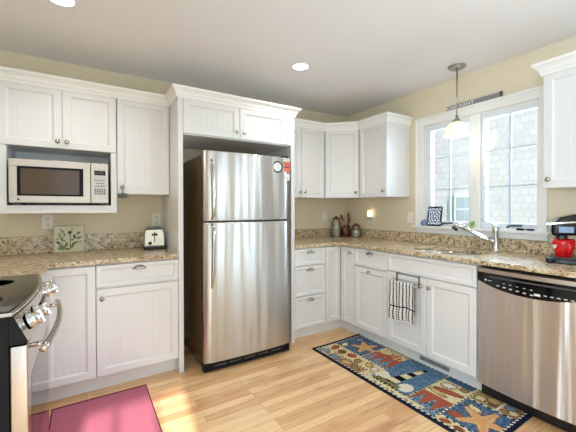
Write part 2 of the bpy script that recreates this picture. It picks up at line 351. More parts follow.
# ------------------------------------------------------------------ cabinets
def door_mb(wd, ht, x0=0.0, z0=0.0, fw=0.058, bead=True, th=0.020, deep=0.0008):
    """framed door; front at y=0, back at y=th"""
    m = MB(); x1, z1 = x0+wd, z0+ht
    def rect(i, y): return [(x0+i, y, z0+i), (x1-i, y, z0+i), (x1-i, y, z1-i), (x0+i, y, z1-i)]
    m.rings([rect(0, th), rect(0, 0.003), rect(0.003, 0), rect(fw-0.012, 0), rect(fw-0.009, 0.002), rect(fw, 0.010)], 0, True, False)
    a, b, c, e = x0+fw, x1-fw, z0+fw, z1-fw
    xs = [(a, 0.010)]
    if bead:
        n = max(1, round((b-a)/0.042)); st = (b-a)/n
        for k in range(1, n): xs += [(a+k*st-0.002, 0.010), (a+k*st, 0.010+deep), (a+k*st+0.002, 0.010)]
    xs.append((b, 0.010))
    vs = [(x, y, z) for x, y in xs for z in (c, e)]
    return m.add(vs, [(2*i, 2*i+2, 2*i+3, 2*i+1) for i in range(len(xs)-1)])
def slab_front(wd, ht, x0, z0, th=0.020, fw=0.036): return door_mb(wd, ht, x0, z0, fw, False, th)
def knob(parent, x, z):
    return MB().lathe([(0.006, 0.0), (0.006, 0.012), (0.010, 0.017), (0.0155, 0.020), (0.016, 0.026), (0.011, 0.031), (0.0, 0.033)], (x, -0.0005, z), '-y', 16).build('knob', NICKEL, parent)
def cup_pull(parent, x, z):
    m = MB(); 
    def fn(u, v):
        a = math.pi*u; b = 0.5*math.pi*v
        return (x+0.044*math.cos(a)*math.cos(b*0.0)*(1-0.15*v), -0.001-0.024*math.sin(b)*math.sin(a)**0.6, z-0.010+0.026*math.sin(a)*math.cos(b)**0.8)
    m.grid(fn, 16, 8); m.box(x-0.047, x+0.047, -0.003, -0.0005, z-0.013, z-0.009)
    o = m.build('cup_pull', NICKEL, parent); md = o.modifiers.new('shell', 'SOLIDIFY'); md.thickness = 0.002; return o
G = 0.0018
def carcass(root, wd, dep, z0, z1, y0=0.0215):
    return MB().box(0.0005, wd-0.0005, y0, dep, z0, z1).build('body', WHITE, root, 0.001)
def add_door(root, x0, x1, z0, z1, kn=None, bead=True, deep=0.0008):
    d = door_mb(x1-x0-2*G, z1-z0, x0+G, z0, bead=bead, deep=deep).build('door', WHITE, root)
    if kn: knob(d, *kn)
    return d
def add_drawer(root, x0, x1, z0, z1, pull=True):
    d = slab_front(x1-x0-2*G, z1-z0, x0+G, z0).build('drawer', WHITE, root)
    if pull: cup_pull(d, (x0+x1)/2, z1-0.032)
    return d
WG, BG, UZ0, UZ1 = 'white wall cabinets', 'white base cabinets', 1.374, 2.118

# -- wall cabinets, back wall
c = thing('wall_cabinet', 'white two-door beadboard wall cabinet above the microwave', 'cabinet', (-3.345, -0.345, 0), 0, WG)
wd = 0.700
b = MB().box(0.0005, wd-0.0005, 0.0215, 0.343, 1.69, UZ1+0.005)
b.box(0.0, 0.050, 0.0, 0.343, 1.228, 1.686).box(wd-0.040, wd, 0.0, 0.343, 1.228, 1.686).box(0.050, wd-0.040, 0.0, 0.343, 1.228, 1.284).box(0.05, wd-0.04, 0.325, 0.343, 1.284, 1.69)
b.build('body', WHITE, c, 0.002)
add_door(c, 0.0, 0.356, 1.690, UZ1, (0.330, 1.735), deep=0.0016); add_door(c, 0.356, wd, 1.690, UZ1, (0.384, 1.735))
c = thing('wall_cabinet', 'tall narrow white single-door wall cabinet between microwave and fridge panel', 'cabinet', (-2.642, -0.345, 0), 0, WG)
carcass(c, 0.388, 0.343, UZ0, UZ1+0.005); add_door(c, 0, 0.388, UZ0, UZ1, (0.034, UZ0+0.052))
pk = thing('hanging_clip', 'small dark metal clip hanging below the knob of the tall narrow wall cabinet', 'clip', (-2.608, -0.367, 1.343))
MB().box(-0.032, 0.032, -0.012, 0.012, 0.0, 0.034).build('clip_body', DGREY, pk, 0.006); MB().tube([(0, 0.0, 0.033), (0, -0.006, 0.05), (0, -0.004, 0.069)], 0.004, 6).build('hanger', NICKEL, pk)
# -- over-fridge cabinet and panels
for nm, x, lb in (('end_panel', -2.252, 'tall white end panel standing left of the fridge'), ('end_panel', -1.232, 'tall white end panel right of the fridge, mostly hidden behind it')):
    tag(MB().box(x, x+0.038, -0.632, -0.002, 0, 2.125).build(nm, WHITE, None, 0.002), lb, 'panel')
c = thing('wall_cabinet', 'wide low white two-door beadboard cabinet above the fridge', 'cabinet', (-2.2135, -0.632, 0), 0, WG)
wd = 0.981
MB().box(0.0005, wd-0.0005, 0.0215, 0.62, 1.835, UZ1+0.005).build('body', WHITE, c, 0.001)
add_door(c, 0.0, 0.470, 1.843, 2.112, (0.436, 1.896), deep=0.002); add_door(c, 0.470, wd-0.045, 1.843, 2.112, (0.504, 1.896), deep=0.002)
MB().box(wd-0.044, wd-0.001, 0.0, 0.0215, 1.843, 2.12).build('stile', WHITE, c)
# -- right of the fridge
c = thing('wall_cabinet', 'white two-door wall cabinet on the back wall right of the fridge', 'cabinet', (-1.193, -0.345, 0), 0, WG)
carcass(c, 0.585, 0.343, UZ0, UZ1+0.005); add_door(c, 0.0, 0.275, UZ0, UZ1, (0.246, UZ0+0.058)); add_door(c, 0.275, 0.585, UZ0, UZ1, (0.306, UZ0+0.058))
c = thing('wall_cabinet', 'white diagonal corner wall cabinet above the glass jars', 'cabinet', (-0.6065, -0.345, 0), -45, WG)
A = math.sqrt(0.5); L = 0.369
def dl(x, y): X, Y = x+0.6065, y+0.345; return (X*A-Y*A, X*A+Y*A)     # room to the cabinet's own axes
MB().prism([dl(-0.590, -0.330), dl(-0.330, -0.590), dl(-0.003, -0.6065), dl(-0.003, -0.003), dl(-0.6065, -0.003)], UZ0, UZ1+0.005).build('body', WHITE, c)
add_door(c, 0.004, L-0.004, UZ0, UZ1, (L-0.036, UZ0+0.058))
c = thing('wall_cabinet', 'white single-door wall cabinet on the window wall left of the window', 'cabinet', (-0.345, -0.6075, 0), -90, WG)
carcass(c, 0.379, 0.343, UZ0, UZ1+0.005); add_door(c, 0, 0.379, UZ0, UZ1, (0.342, UZ0+0.058))
c = thing('wall_cabinet', 'white wall cabinet at the right edge, right of the window above the coffee maker', 'cabinet', (-0.345, -2.262, 0), -90, WG)
carcass(c, 0.46, 0.343, 1.385, UZ1+0.005); add_door(c, 0, 0.46, 1.385, UZ1, (0.034, 1.440))

# -- crown moulding: profile swept along the cabinet tops
def crown(name, path, label):
    prof = [(0.0, 2.106), (0.008, 2.106), (0.010, 2.124), (0.016, 2.130), (0.024, 2.150), (0.038, 2.166), (0.045, 2.168), (0.047, 2.186), (0.0, 2.186)]
    P = [Vector(p) for p in path]; n = len(P); rg = []
    for i in range(n):
        d0 = (P[i]-P[i-1]).normalized() if i else (P[1]-P[0]).normalized(); d1 = (P[i+1]-P[i]).normalized() if i < n-1 else d0
        n0, n1 = Vector((d0.y, -d0.x)), Vector((d1.y, -d1.x)); mt = (n0+n1).normalized(); k = 1/max(0.3, mt.dot(n0))
        rg.append([(P[i].x+mt.x*o*k, P[i].y+mt.y*o*k, z) for o, z in prof])
    return tag(MB().rings(rg, 0, True, True).build(name, TRIMW), label, 'molding')
e = 0.001
crown('crown_molding', [(-3.40, -0.345-e), (-2.255, -0.345-e)], 'white crown molding along the top of the microwave and tall narrow cabinets')
crown('crown_molding', [(-2.252-e, -0.396), (-2.252-e, -0.632-e), (-1.194+e, -0.632-e), (-1.194+e, -0.396)], 'white crown molding wrapped around the top of the cabinet above the fridge')
crown('crown_molding', [(-1.19, -0.345-e), (-0.6065, -0.345-e), (-0.345-e, -0.6065), (-0.345-e, -0.987-e), (-0.003, -0.987-e)], 'white crown molding bending round the corner over the three cabinets left of the window')
crown('crown_molding', [(-0.003, -2.261+e), (-0.345-e, -2.261+e), (-0.345-e, -2.722)], 'white crown molding on the cabinet right of the window')

# -- base cabinets
def toe(root, x0, x1, y=0.075): return MB().box(x0, x1, y, y+0.018, 0, 0.1145).build('toe_kick', WHITE, root)
c = thing('base_cabinet', 'white corner base cabinet with a plain tall door beside the range', 'cabinet', (-3.698, -0.630, 0), 0, BG)
MB().prism([(0.0, -0.375), (0.605, -0.375), (0.605, 0.0215), (0.902, 0.0215), (0.902, 0.627), (0, 0.627)], 0.115, 0.882).build('body', WHITE, c)
add_door(c, 0.608, 0.9025, 0.115, 0.872); toe(c, 0.53, 0.9025)
c = thing('base_cabinet', 'white base cabinet with one drawer over a door, left of the fridge panel', 'cabinet', (-2.795, -0.630, 0), 0, BG)
wd = 0.5425; carcass(c, wd, 0.627, 0.115, 0.882); add_drawer(c, 0, wd, 0.722, 0.872); add_door(c, 0, wd, 0.115, 0.708, (0.035, 0.648)); toe(c, 0, wd)
c = thing('base_cabinet', 'white three-drawer base cabinet just right of the fridge', 'cabinet', (-1.193, -0.630, 0), 0, BG)
wd = 0.367; carcass(c, wd, 0.627, 0.115, 0.882)
for a, b in ((0.712, 0.872), (0.424, 0.702), (0.115, 0.414)): add_drawer(c, 0, wd, a, b)
toe(c, 0, wd)
c = thing('base_cabinet', 'white corner base cabinet with two narrow doors meeting in the inside corner', 'cabinet', (-0.825, -0.630, 0), 0, BG)
MB().prism([(0.0, 0.0215), (0.2155, 0.0215), (0.2155, -0.196), (0.822, -0.196), (0.822, 0.627), (0.0, 0.627)], 0.115, 0.882).build('body', WHITE, c)
add_door(c, 0.0, 0.194, 0.115, 0.872)
d2 = door_mb(0.1915-G, 0.757, 0.0, 0.115).build('door', WHITE, c); d2.location = (0.195, -0.0025, 0); d2.rotation_euler = (0, 0, -math.pi/2); knob(d2, 0.155, 0.822)
tk = MB().box(0.0, 0.288, 0.075, 0.093, 0, 0.1145).box(0.270, 0.288, -0.196, 0.075, 0, 0.1145); tk.build('toe_kick', WHITE, c)
c = thing('base_cabinet', 'white base cabinet with one drawer over a door, between corner doors and sink cabinet', 'cabinet', (-0.630, -0.828, 0), -90, BG)
wd = 0.408; carcass(c, wd, 0.627, 0.115, 0.882); add_drawer(c, 0, wd, 0.712, 0.872); add_door(c, 0, wd, 0.115, 0.700, (wd/2, 0.672)); toe(c, 0, wd)
c = thing('base_cabinet', 'white sink base cabinet with two doors under a long false drawer front', 'cabinet', (-0.630, -1.237, 0), -90, BG)
wd = 0.760; MB().box(0.0005, wd-0.0005, 0.0215, 0.040, 0.115, 0.882).box(0.0005, 0.0185, 0.04, 0.627, 0.115, 0.882).box(wd-0.0185, wd-0.0005, 0.04, 0.627, 0.115, 0.882).box(0.0185, wd-0.0185, 0.04, 0.627, 0.115, 0.133).build('body', WHITE, c)
f = slab_front(wd-2*G, 0.147, G, 0.725).build('false_front', WHITE, c)
add_door(c, 0, 0.381, 0.115, 0.716, (0.346, 0.652)); add_door(c, 0.381, wd, 0.115, 0.716, (0.415, 0.652)); toe(c, 0, wd-0.001)
v = MB().box(0.27, 0.53, 0.071, 0.0745, 0.032, 0.070); 
for k in range(25): v.box(0.278+k*0.0099, 0.284+k*0.0099, 0.0698, 0.0712, 0.037, 0.065, 1)
v.build('vent_grille', [GREY, DGREY], c)

# ------------------------------------------------------------------ worktops with backsplash
wt = thing('worktop', 'speckled granite worktop left of the fridge with toaster and botanical tile', 'worktop', (-2.95, -0.3, 0.884), 0, 'granite worktops')
m = MB().prism([(-3.699, -0.003), (-3.699, -1.010), (-3.085, -1.010), (-3.055, -0.985), (-3.055, -0.652), (-2.2535, -0.652), (-2.2535, -0.003)], 0.884, 0.915); m.v = [(x+2.95, y+0.3, z-0.884) for x, y, z in m.v]; m.build('slab', GRANITE, wt, 0.005)
m = MB().box(-3.699, -2.2535, -0.022, -0.001, 0.9152, 1.048); m.v = [(x+2.95, y+0.3, z-0.884) for x, y, z in m.v]; m.build('backsplash', GRANITE, wt, 0.002)
wt = thing('worktop', 'speckled granite L-shaped worktop around the corner with the sink', 'worktop', (-0.4, -0.4, 0.884), 0, 'granite worktops')
ol = [(-1.193, -0.003), (-1.193, -0.652), (-0.74, -0.652), (-0.700, -0.660), (-0.672, -0.682), (-0.658, -0.71), (-0.652, -0.75), (-0.652, -2.640), (-0.003, -2.640), (-0.003, -0.003)]
SK = superellipse(-0.345, -1.625, 0.205, 0.275, 2.7, 44)
m = slab_with_hole(ol, [SK], 0.884, 0.915); m.v = [(x+0.4, y+0.4, z-0.884) for x, y, z in m.v]; m.build('slab', GRANITE, wt, 0.004)
m = MB().box(-1.193, -0.001, -0.022, -0.001, 0.9152, 1.014).box(-0.022, -0.001, -2.64, -0.022, 0.9152, 1.014); m.v = [(x+0.4, y+0.4, z-0.884) for x, y, z in m.v]; m.build('backsplash', GRANITE, wt, 0.002)

# sink
sk = thing('sink', 'stainless steel undermount sink set into the worktop below the window', 'sink', (-0.345, -1.625, 0.70))
rg = []
for sc, z in ((1.06, 0.1835), (1.005, 0.1835), (0.995, 0.16), (0.97, 0.06), (0.90, 0.012), (0.6, 0.004), (0.12, 0.0)):
    rg.append([(x, y, z) for x, y in superellipse(0, 0, 0.205*sc, 0.275*sc, 2.7, 44)])
o = MB().rings(rg, 0, False, True, True).build('bowl', STEEL_R, sk); md = o.modifiers.new('shell', 'SOLIDIFY'); md.thickness = 0.0015
MB().lathe([(0.038, 0.001), (0.040, 0.006), (0.030, 0.006), (0.012, 0.004), (0, 0.004)], (0, 0, 0.002), 'z', 20).build('drain', CHROME, sk)
# faucet
fc = thing('faucet', 'chrome single-lever pull-out faucet behind the sink', 'faucet', (-0.095, -1.862, 0.9155))
MB().lathe([(0.031, 0), (0.031, 0.008), (0.026, 0.014), (0.024, 0.03), (0.024, 0.15), (0.026, 0.16), (0.026, 0.185), (0.02, 0.205), (0, 0.21)], (0, 0, 0), 'z', 24).build('faucet_body', CHROME, fc)
sp = MB(); sp.tube([(-0.005, 0.015, 0.07), (-0.03, 0.08, 0.105), (-0.055, 0.15, 0.145), (-0.072, 0.20, 0.175)], [0.022, 0.019, 0.0175, 0.018], 14)
so = sp.build('spout', CHROME, fc)
MB().tube([(-0.0722, 0.2006, 0.1754), (-0.084, 0.235, 0.196), (-0.092, 0.258, 0.192), (-0.097, 0.27, 0.178)], [0.0195, 0.025, 0.027, 0.024], 14).build('spray_head', [CHROME], so)
MB().tube([(-0.0972, 0.2705, 0.1775), (-0.1015, 0.281, 0.163)], [0.0255, 0.0245], 14).build('nozzle', BLACK, so)
MB().tube([(0.0, -0.008, 0.196), (-0.003, 0.025, 0.215), (-0.008, 0.07, 0.238), (-0.012, 0.108, 0.252)], [0.011, 0.010, 0.008, 0.007], 10, 0, True, 0.7).build('lever', CHROME, fc)

# ------------------------------------------------------------------ refrigerator
fr = thing('refrigerator', 'stainless steel top-freezer fridge with dark sides standing between white panels', 'refrigerator', (-1.715, -0.42, 0))
X0, X1 = -0.385, 0.385
MB().box(X0+0.004, X1-0.004, -0.285, 0.36, 0.035, 1.675).build('cabinet', DARK, fr, 0.006)
def fdoor(z0, z1):
    m = MB(); n = 14; xs = [X0+(X1-X0)*i/n for i in range(n+1)]
    def yy(x): t = abs(x)/0.385; return -0.352 - 0.014*(1-t**2) + (0.012*max(0, (t-0.93)/0.07)**2)
    ring = [(x, yy(x)) for x in xs] + [(X1, -0.292), (X0, -0.292)]
    def rr(i, z): return [(x*(1-i/0.385), y+(i if k < n+1 else 0), z) for k, (x, y) in enumerate(ring)]
    m.rings([rr(0.006, z0), rr(0.001, z0+0.003), rr(0, z0+0.007), rr(0, z1-0.007), rr(0.001, z1-0.003), rr(0.006, z1)], 0, True, True)
    for k in range(len(m.f)):
        if len(m.f[k]) == 4 and (k % (n+3)) < n: m.sm[k] = True
    return m
def fhandle(parent, pts):
    MB().tube(pts, [0.009, 0.012, 0.013, 0.013, 0.013, 0.011, 0.008], 12, 0, True, 1.0).build('handle', STEEL_R, parent)
fz = fdoor(1.164, 1.700).build('freezer_door', STEEL, fr); fd = fdoor(0.078, 1.152).build('fridge_door', STEEL, fr)
hx = -0.325
fhandle(fz, [(hx, -0.354, 1.632), (hx, -0.372, 1.60), (hx, -0.392, 1.50), (hx, -0.402, 1.38), (hx, -0.404, 1.27), (hx, -0.400, 1.20), (hx, -0.358, 1.178)])
fhandle(fd, [(hx, -0.358, 1.138), (hx, -0.400, 1.118), (hx, -0.404, 1.05), (hx, -0.402, 0.94), (hx, -0.392, 0.80), (hx, -0.372, 0.69), (hx, -0.354, 0.655)])
MB().box(X0+0.006, X1-0.006, -0.291, -0.286, 0.08, 1.69).build('gasket', BLACK, fr)
MB().box(X1-0.075, X1-0.012, -0.345, -0.25, 1.7005, 1.712).box(X1-0.06, X1-0.03, -0.26, -0.2, 1.676, 1.7).build('hinge_cover', BLACK, fr, 0.003)
MB().lathe([(0.008, 0), (0.008, 0.006), (0, 0.009)], (-0.02, -0.33, 1.7002), 'z', 12).build('alignment_cap', VINYL, fr)
g = MB().box(X0+0.004, X1-0.004, -0.335, -0.286, 0.012, 0.072)
gr_ = g.build('base_grille', BLACKM, fr)
for k in range(5): MB().box(-0.30+k*0.125, -0.20+k*0.125, -0.337, -0.335, 0.040, 0.050).build('grille_slot', DGREY, gr_)
for x in (X0+0.02, X1-0.06):
    for y in (-0.275, 0.28): MB().box(x, x+0.04, y, y+0.04, 0.0, 0.034).build('foot', BLACK, fr)
# stickers on the freezer door
FY = -0.7880
def fy(x): t = abs(x+1.715)/0.385; return -0.42-0.352-0.014*(1-t**2)-0.0012
o = thing('round_sticker', 'round white sticker with a dark ring on the freezer door', 'sticker', (-1.464, fy(-1.464)-0.0006, 1.612), -1.8)
MB().lathe([(0.050, 0.0), (0.050, 0.001)], (0, 0, 0), '-y', 28, 0).build('dark_ring', BLACK, o); MB().lathe([(0.037, 0.0012), (0.037, 0.002)], (0, 0, 0), '-y', 28).build('white_face', WHITEP, o)
tx = MB()
for k in range(4): tx.box(-0.018+0.003*(k % 2), 0.018-0.004*(k % 2), -0.0026, -0.0021, 0.018-k*0.012, 0.022-k*0.012)
tx.build('print', GREY, o)
o = thing('orange_sticker', 'square orange sticker at the upper right of the freezer door', 'sticker', (-1.372, fy(-1.372)-0.0016, 1.574), -5.2)
MB().box(-0.034, 0.034, -0.001, 0.001, 0.0, 0.086).build('backing', ORANGE, o); MB().box(-0.03, 0.03, -0.0015, -0.0011, 0.036, 0.046).box(-0.022, 0.022, -0.0015, -0.0011, 0.06, 0.066).build('print', CROCK, o)
o = thing('paper_label', 'small white paper label below the orange sticker on the fridge', 'label', (-1.366, fy(-1.366)-0.0018, 1.502), -5.5)
MB().box(-0.021, 0.021, -0.001, 0.001, 0.0, 0.056).build('paper', WHITEP, o); MB().box(-0.013, 0.013, -0.0015, -0.0011, 0.012, 0.018).box(-0.013, 0.013, -0.0015, -0.0011, 0.03, 0.035).build('print', GREY, o)
o = thing('paper_label', 'white printed strip above the orange sticker at the fridge top corner', 'label', (-1.378, fy(-1.378)-0.0018, 1.668), -5.0)
MB().box(-0.045, 0.036, -0.001, 0.001, 0.0, 0.022).build('paper', WHITEP, o); MB().box(-0.032, 0.028, -0.0015, -0.0011, 0.008, 0.013).build('print', DGREY, o)

# ------------------------------------------------------------------ microwave
mw = thing('microwave', 'stainless steel microwave with dark window on the cabinet shelf', 'microwave', (-3.282, -0.372, 1.2842))
W, H = 0.578, 0.312
MB().box(0.004, W-0.004, 0.022, 0.335, 0.012, H-0.006).box(0.02, 0.06, 0.03, 0.07, 0, 0.013).box(W-0.06, W-0.02, 0.03, 0.07, 0, 0.013).box(0.02, 0.06, 0.28, 0.32, 0, 0.013).box(W-0.06, W-0.02, 0.28, 0.32, 0, 0.013).build('body', DGREY, mw, 0.003)
dr = MB(); dw_ = 0.463
dr.box(0, dw_, 0, 0.021, 0.018, 0.064).box(0, dw_, 0, 0.021, H-0.048, H).box(0, 0.043, 0, 0.021, 0.064, H-0.048).box(dw_-0.045, dw_, 0, 0.021, 0.064, H-0.048)
do = dr.build('door', STEEL_M, mw, 0.002)
MB().box(0.043, dw_-0.045, 0.004, 0.021, 0.064, H-0.048).build('window', WINDARK, do); 
fb = MB().box(0.043, dw_-0.045, 0.002, 0.0038, 0.064, 0.076).box(0.043, dw_-0.045, 0.002, 0.0038, H-0.062, H-0.048).box(0.043, 0.062, 0.002, 0.0038, 0.076, H-0.062).box(dw_-0.068, dw_-0.045, 0.002, 0.0038, 0.076, H-0.062); fb.build('window_border', BLACKM, do)
MB().lathe([(0.008, 0), (0.008, 0.001)], (0.05, 0.0, 0.04), '-y', 14).build('round_emblem', DGREY, do)
pn = MB().box(dw_+0.004, W, 0.0, 0.021, 0.018, H).build('control_panel', STEEL_M, mw, 0.002)
MB().box(dw_+0.018, W-0.012, -0.0012, -0.0002, 0.072, H-0.045).build('keypad_plate', GREY, pn)
MB().box(dw_+0.024, W-0.018, -0.002, -0.0013, H-0.088, H-0.054).build('display', BLACKG, pn)
for q in range(4): MB().box(dw_+0.034+q*0.013, dw_+0.041+q*0.013, -0.0026, -0.0021, H-0.077, H-0.065).build('display_segment', DGREY, pn)
for r in range(3):
    for q in range(4-(r % 2)): MB().box(dw_+0.028+q*0.018+(r % 2)*0.009, dw_+0.038+q*0.018+(r % 2)*0.009, -0.002, -0.0013, 0.182-r*0.022, 0.190-r*0.022).build('button', DGREY, pn)
for r in range(3):
    for q in range(5): MB().box(dw_+0.026+q*0.015, dw_+0.036+q*0.015, -0.002, -0.0013, 0.112-r*0.015, 0.122-r*0.015).build('button', DGREY, pn)
MB().box(dw_+0.018, W-0.012, -0.003, -0.0002, 0.028, 0.062).build('open_button', STEEL_M, pn, 0.001)

# ------------------------------------------------------------------ range
rg = thing('range', 'stainless steel range with black glass cooktop at the left edge', 'range', (-3.020, -1.778, 0), 90)
RW = 0.760
MB().box(0.002, RW-0.002, 0.049, 0.66, 0.03, 0.900).box(0.03, 0.08, 0.08, 0.13, 0, 0.03).box(RW-0.08, RW-0.03, 0.08, 0.13, 0, 0.03).box(0.03, 0.08, 0.58, 0.63, 0, 0.03).box(RW-0.08, RW-0.03, 0.58, 0.63, 0, 0.03).build('body', BLACKM, rg, 0.002)
def bow(t, a, b): return a-(a-b)*(1-(2*t-1)**2)                # end value a, middle value b
N = 16; fr_ = [(RW*i/N, bow(i/N, 0.038, 0.006)) for i in range(N+1)]
ck = MB().prism(fr_+[(RW, 0.66), (0, 0.66)], 0.9005, 0.914); cko = ck.build('cooktop_rim', STEEL_R, rg, 0.003)
MB().prism([(0.012+(RW-0.024)*i/N, bow(i/N, 0.050, 0.018)) for i in range(N+1)]+[(RW-0.012, 0.645), (0.012, 0.645)], 0.9142, 0.9185).build('cooktop_glass', BLACKGL, rg)
for x, y, r in ((0.20, 0.20, 0.11), (0.56, 0.20, 0.09), (0.20, 0.48, 0.08), (0.56, 0.48, 0.11)):
    MB().lathe([(r-0.006, 0.9186), (r-0.006, 0.9190), (r, 0.9190), (r, 0.9186), (r-0.006, 0.9186)], (x, y, 0), 'z', 36).build('burner_ring', DGREY, cko)
cp = MB()
PT = [((RW*i/N), bow(i/N, 0.036, 0.004), 0.8995) for i in range(N+1)]; PB = [((RW*i/N), bow(i/N, -0.002, -0.026), 0.812) for i in range(N+1)]
PB2 = [(x, y+0.012, z-0.008) for x, y, z in PB]
vs = PT+PB+PB2+[(x, 0.0485, 0.8995) for x, y, z in PT]+[(x, 0.0485, 0.805) for x, y, z in PT]; n = N+1
fs = []
for i in range(N): fs += [(i, i+1, n+i+1, n+i), (n+i, n+i+1, 2*n+i+1, 2*n+i), (3*n+i, 3*n+i+1, i+1, i), (2*n+i, 2*n+i+1, 4*n+i+1, 4*n+i), (3*n+i, 4*n+i, 4*n+i+1, 3*n+i+1)]
cp.add(vs, fs); fsm = [(0, n, 2*n, 4*n, 3*n), (N, n+N, 2*n+N, 4*n+N, 3*n+N)]; cp.add(vs, fsm, 1)
cpo = cp.build('control_panel', [STEEL_R, BLACKM], rg)
for t in (0.11, 0.24, 0.76, 0.89):
    x = RW*t; ya, yb = bow(t, 0.036, 0.004), bow(t, -0.002, -0.026); cy, cz = (ya+yb)/2, 0.857
    k = MB().lathe([(0.030, 0.0), (0.030, 0.004), (0.024, 0.006), (0.022, 0.024), (0.026, 0.030), (0.0255, 0.036), (0.0, 0.037)], (0, 0, 0), '-y', 22)
    k.box(-0.005, 0.005, -0.042, -0.036, -0.024, 0.024)
    ko = k.build('knob', CHROME, cpo); ko.location = (x, cy-0.001, cz); ko.rotation_euler = (-math.atan2(ya-yb, 0.0875)*-1*-1, 0, 0)
MB().box(RW*0.40, RW*0.60, -0.016, 0.006, 0.846, 0.866).build('display', BLACKG, cpo)
do = MB().box(0.004, RW-0.004, 0.0, 0.046, 0.215, 0.797).build('oven_door', STEEL_O, rg, 0.004)
MB().box(0.09, RW-0.09, -0.0006, -0.0002, 0.30, 0.66).build('oven_window', BLACKG, do)
hn = MB(); hy = lambda t: -0.040-0.026*(1-(2*t-1)**2)
hn.tube([(0.03+0.70*i/14, hy(i/14), 0.765) for i in range(15)], 0.0125, 12)
for t in (0.10, 0.90): hn.tube([(0.03+0.70*t, hy(t)+0.006, 0.765), (0.03+0.70*t, -0.0005, 0.762)], 0.009, 10)
hn.build('oven_handle', STEEL_R, do)
MB().box(0.004, RW-0.004, 0.004, 0.046, 0.045, 0.208).build('warming_drawer', STEEL_R, rg, 0.004)

# ------------------------------------------------------------------ dishwasher
dw = thing('dishwasher', 'stainless steel dishwasher with black control band right of the sink cabinet', 'dishwasher', (-0.630, -2.0055, 0), -90)
DW = 0.600
MB().box(0.004, DW-0.004, 0.046, 0.600, 0.012, 0.868).build('tub', BLACK, dw)
def bulge(s, e=0.022): return -e*(1-(2*s-1)**2)
NS = 24
def zlow(s): return 0.782-0.052*(1-abs(2*s-1)**2.2)
dp = MB()
dp.grid(lambda u, v: (DW*u*0.994+0.002, bulge(u), 0.098-0.0*u+v*(zlow(u)-0.098)), NS, 20)
dp.grid(lambda u, v: (DW*u*0.994+0.002, bulge(u)*(1-v)+0.044*v, 0.098-0.004*v), NS, 1)
for u in (0.0, 1.0): dp.add([(0.002+DW*u*0.994, 0, 0.098), (0.002+DW*u*0.994, 0.044, 0.094), (0.002+DW*u*0.994, 0.044, 0.782), (0.002+DW*u*0.994, 0, 0.782)], [(0, 1, 2, 3)])
dpo = dp.build('door', STEEL_D, dw)
cb = MB()
cb.grid(lambda u, v: (DW*u*0.994+0.002, bulge(u)-0.003, zlow(u)+v*(0.838-zlow(u))), NS, 4)
cb.grid(lambda u, v: (DW*u*0.994+0.002, bulge(u)-0.003+v*(0.044-bulge(u)), zlow(u)), NS, 1)
cb.grid(lambda u, v: (DW*u*0.994+0.002, bulge(u)-0.003+v*(0.044-bulge(u)), 0.838), NS, 1)
for u in (0.0, 1.0): cb.add([(0.002+DW*u*0.994, -0.003, 0.782), (0.002+DW*u*0.994, 0.044, 0.782), (0.002+DW*u*0.994, 0.044, 0.838), (0.002+DW*u*0.994, -0.003, 0.838)], [(0, 1, 2, 3)])
cbo = cb.build('control_band', BLACKG, dw)
ts = MB(); ts.grid(lambda u, v: (DW*u*0.994+0.002, bulge(u)-0.002, 0.8385+v*0.025), NS, 1); ts.grid(lambda u, v: (DW*u*0.994+0.002, bulge(u)-0.002+v*(0.046-bulge(u)), 0.8635), NS, 1)
ts.build('top_trim', STEEL_M, dw)
def on_band(u, z, w_, h_, m, mat=0): y = bulge(u)-0.0036; x = DW*u*0.994+0.002; m.box(x-w_/2, x+w_/2, y-0.0006, y+0.0002, z-h_/2, z+h_/2, mat)
for u, z, a, b in [(0.22+k*0.062, 0.768-0.0035*k, 0.016, 0.007) for k in range(6)]+[(0.28+k*0.062, 0.788-0.002*k, 0.012, 0.004) for k in range(5)]+[(0.64+k*0.05, 0.760, 0.016, 0.006) for k in range(5)]:
    bt = MB(); on_band(u, z, a, b, bt); bt.build('button', GREY, cbo)
b2 = MB(); on_band(0.575, 0.757, 0.03, 0.013, b2); b2.build('start_button', VINYL, cbo, 0.002)
b3 = MB(); on_band(0.09, 0.792, 0.010, 0.010, b3); b3.build('round_emblem', VINYL, cbo, 0.003)
b4 = MB(); on_band(0.955, 0.786, 0.030, 0.022, b4); b4.build('badge', GREEN_L, cbo, 0.004)
hl = MB(); hl.grid(lambda u, v: (DW*(0.14+0.76*u), bulge(0.14+0.76*u)-0.010-0.006*math.sin(math.pi*v), 0.813+0.010*v), NS, 4)
o = hl.build('pocket_handle', DGREY, cbo); md = o.modifiers.new('shell', 'SOLIDIFY'); md.thickness = 0.006; md.offset = -1
b5 = MB(); on_band(0.135, 0.790, 0.022, 0.004, b5); b5.build('wordmark', GREY, cbo)
MB().box(0.004, DW-0.004, 0.065, 0.075, 0.0, 0.094).build('toe_panel', BLACK, dw)

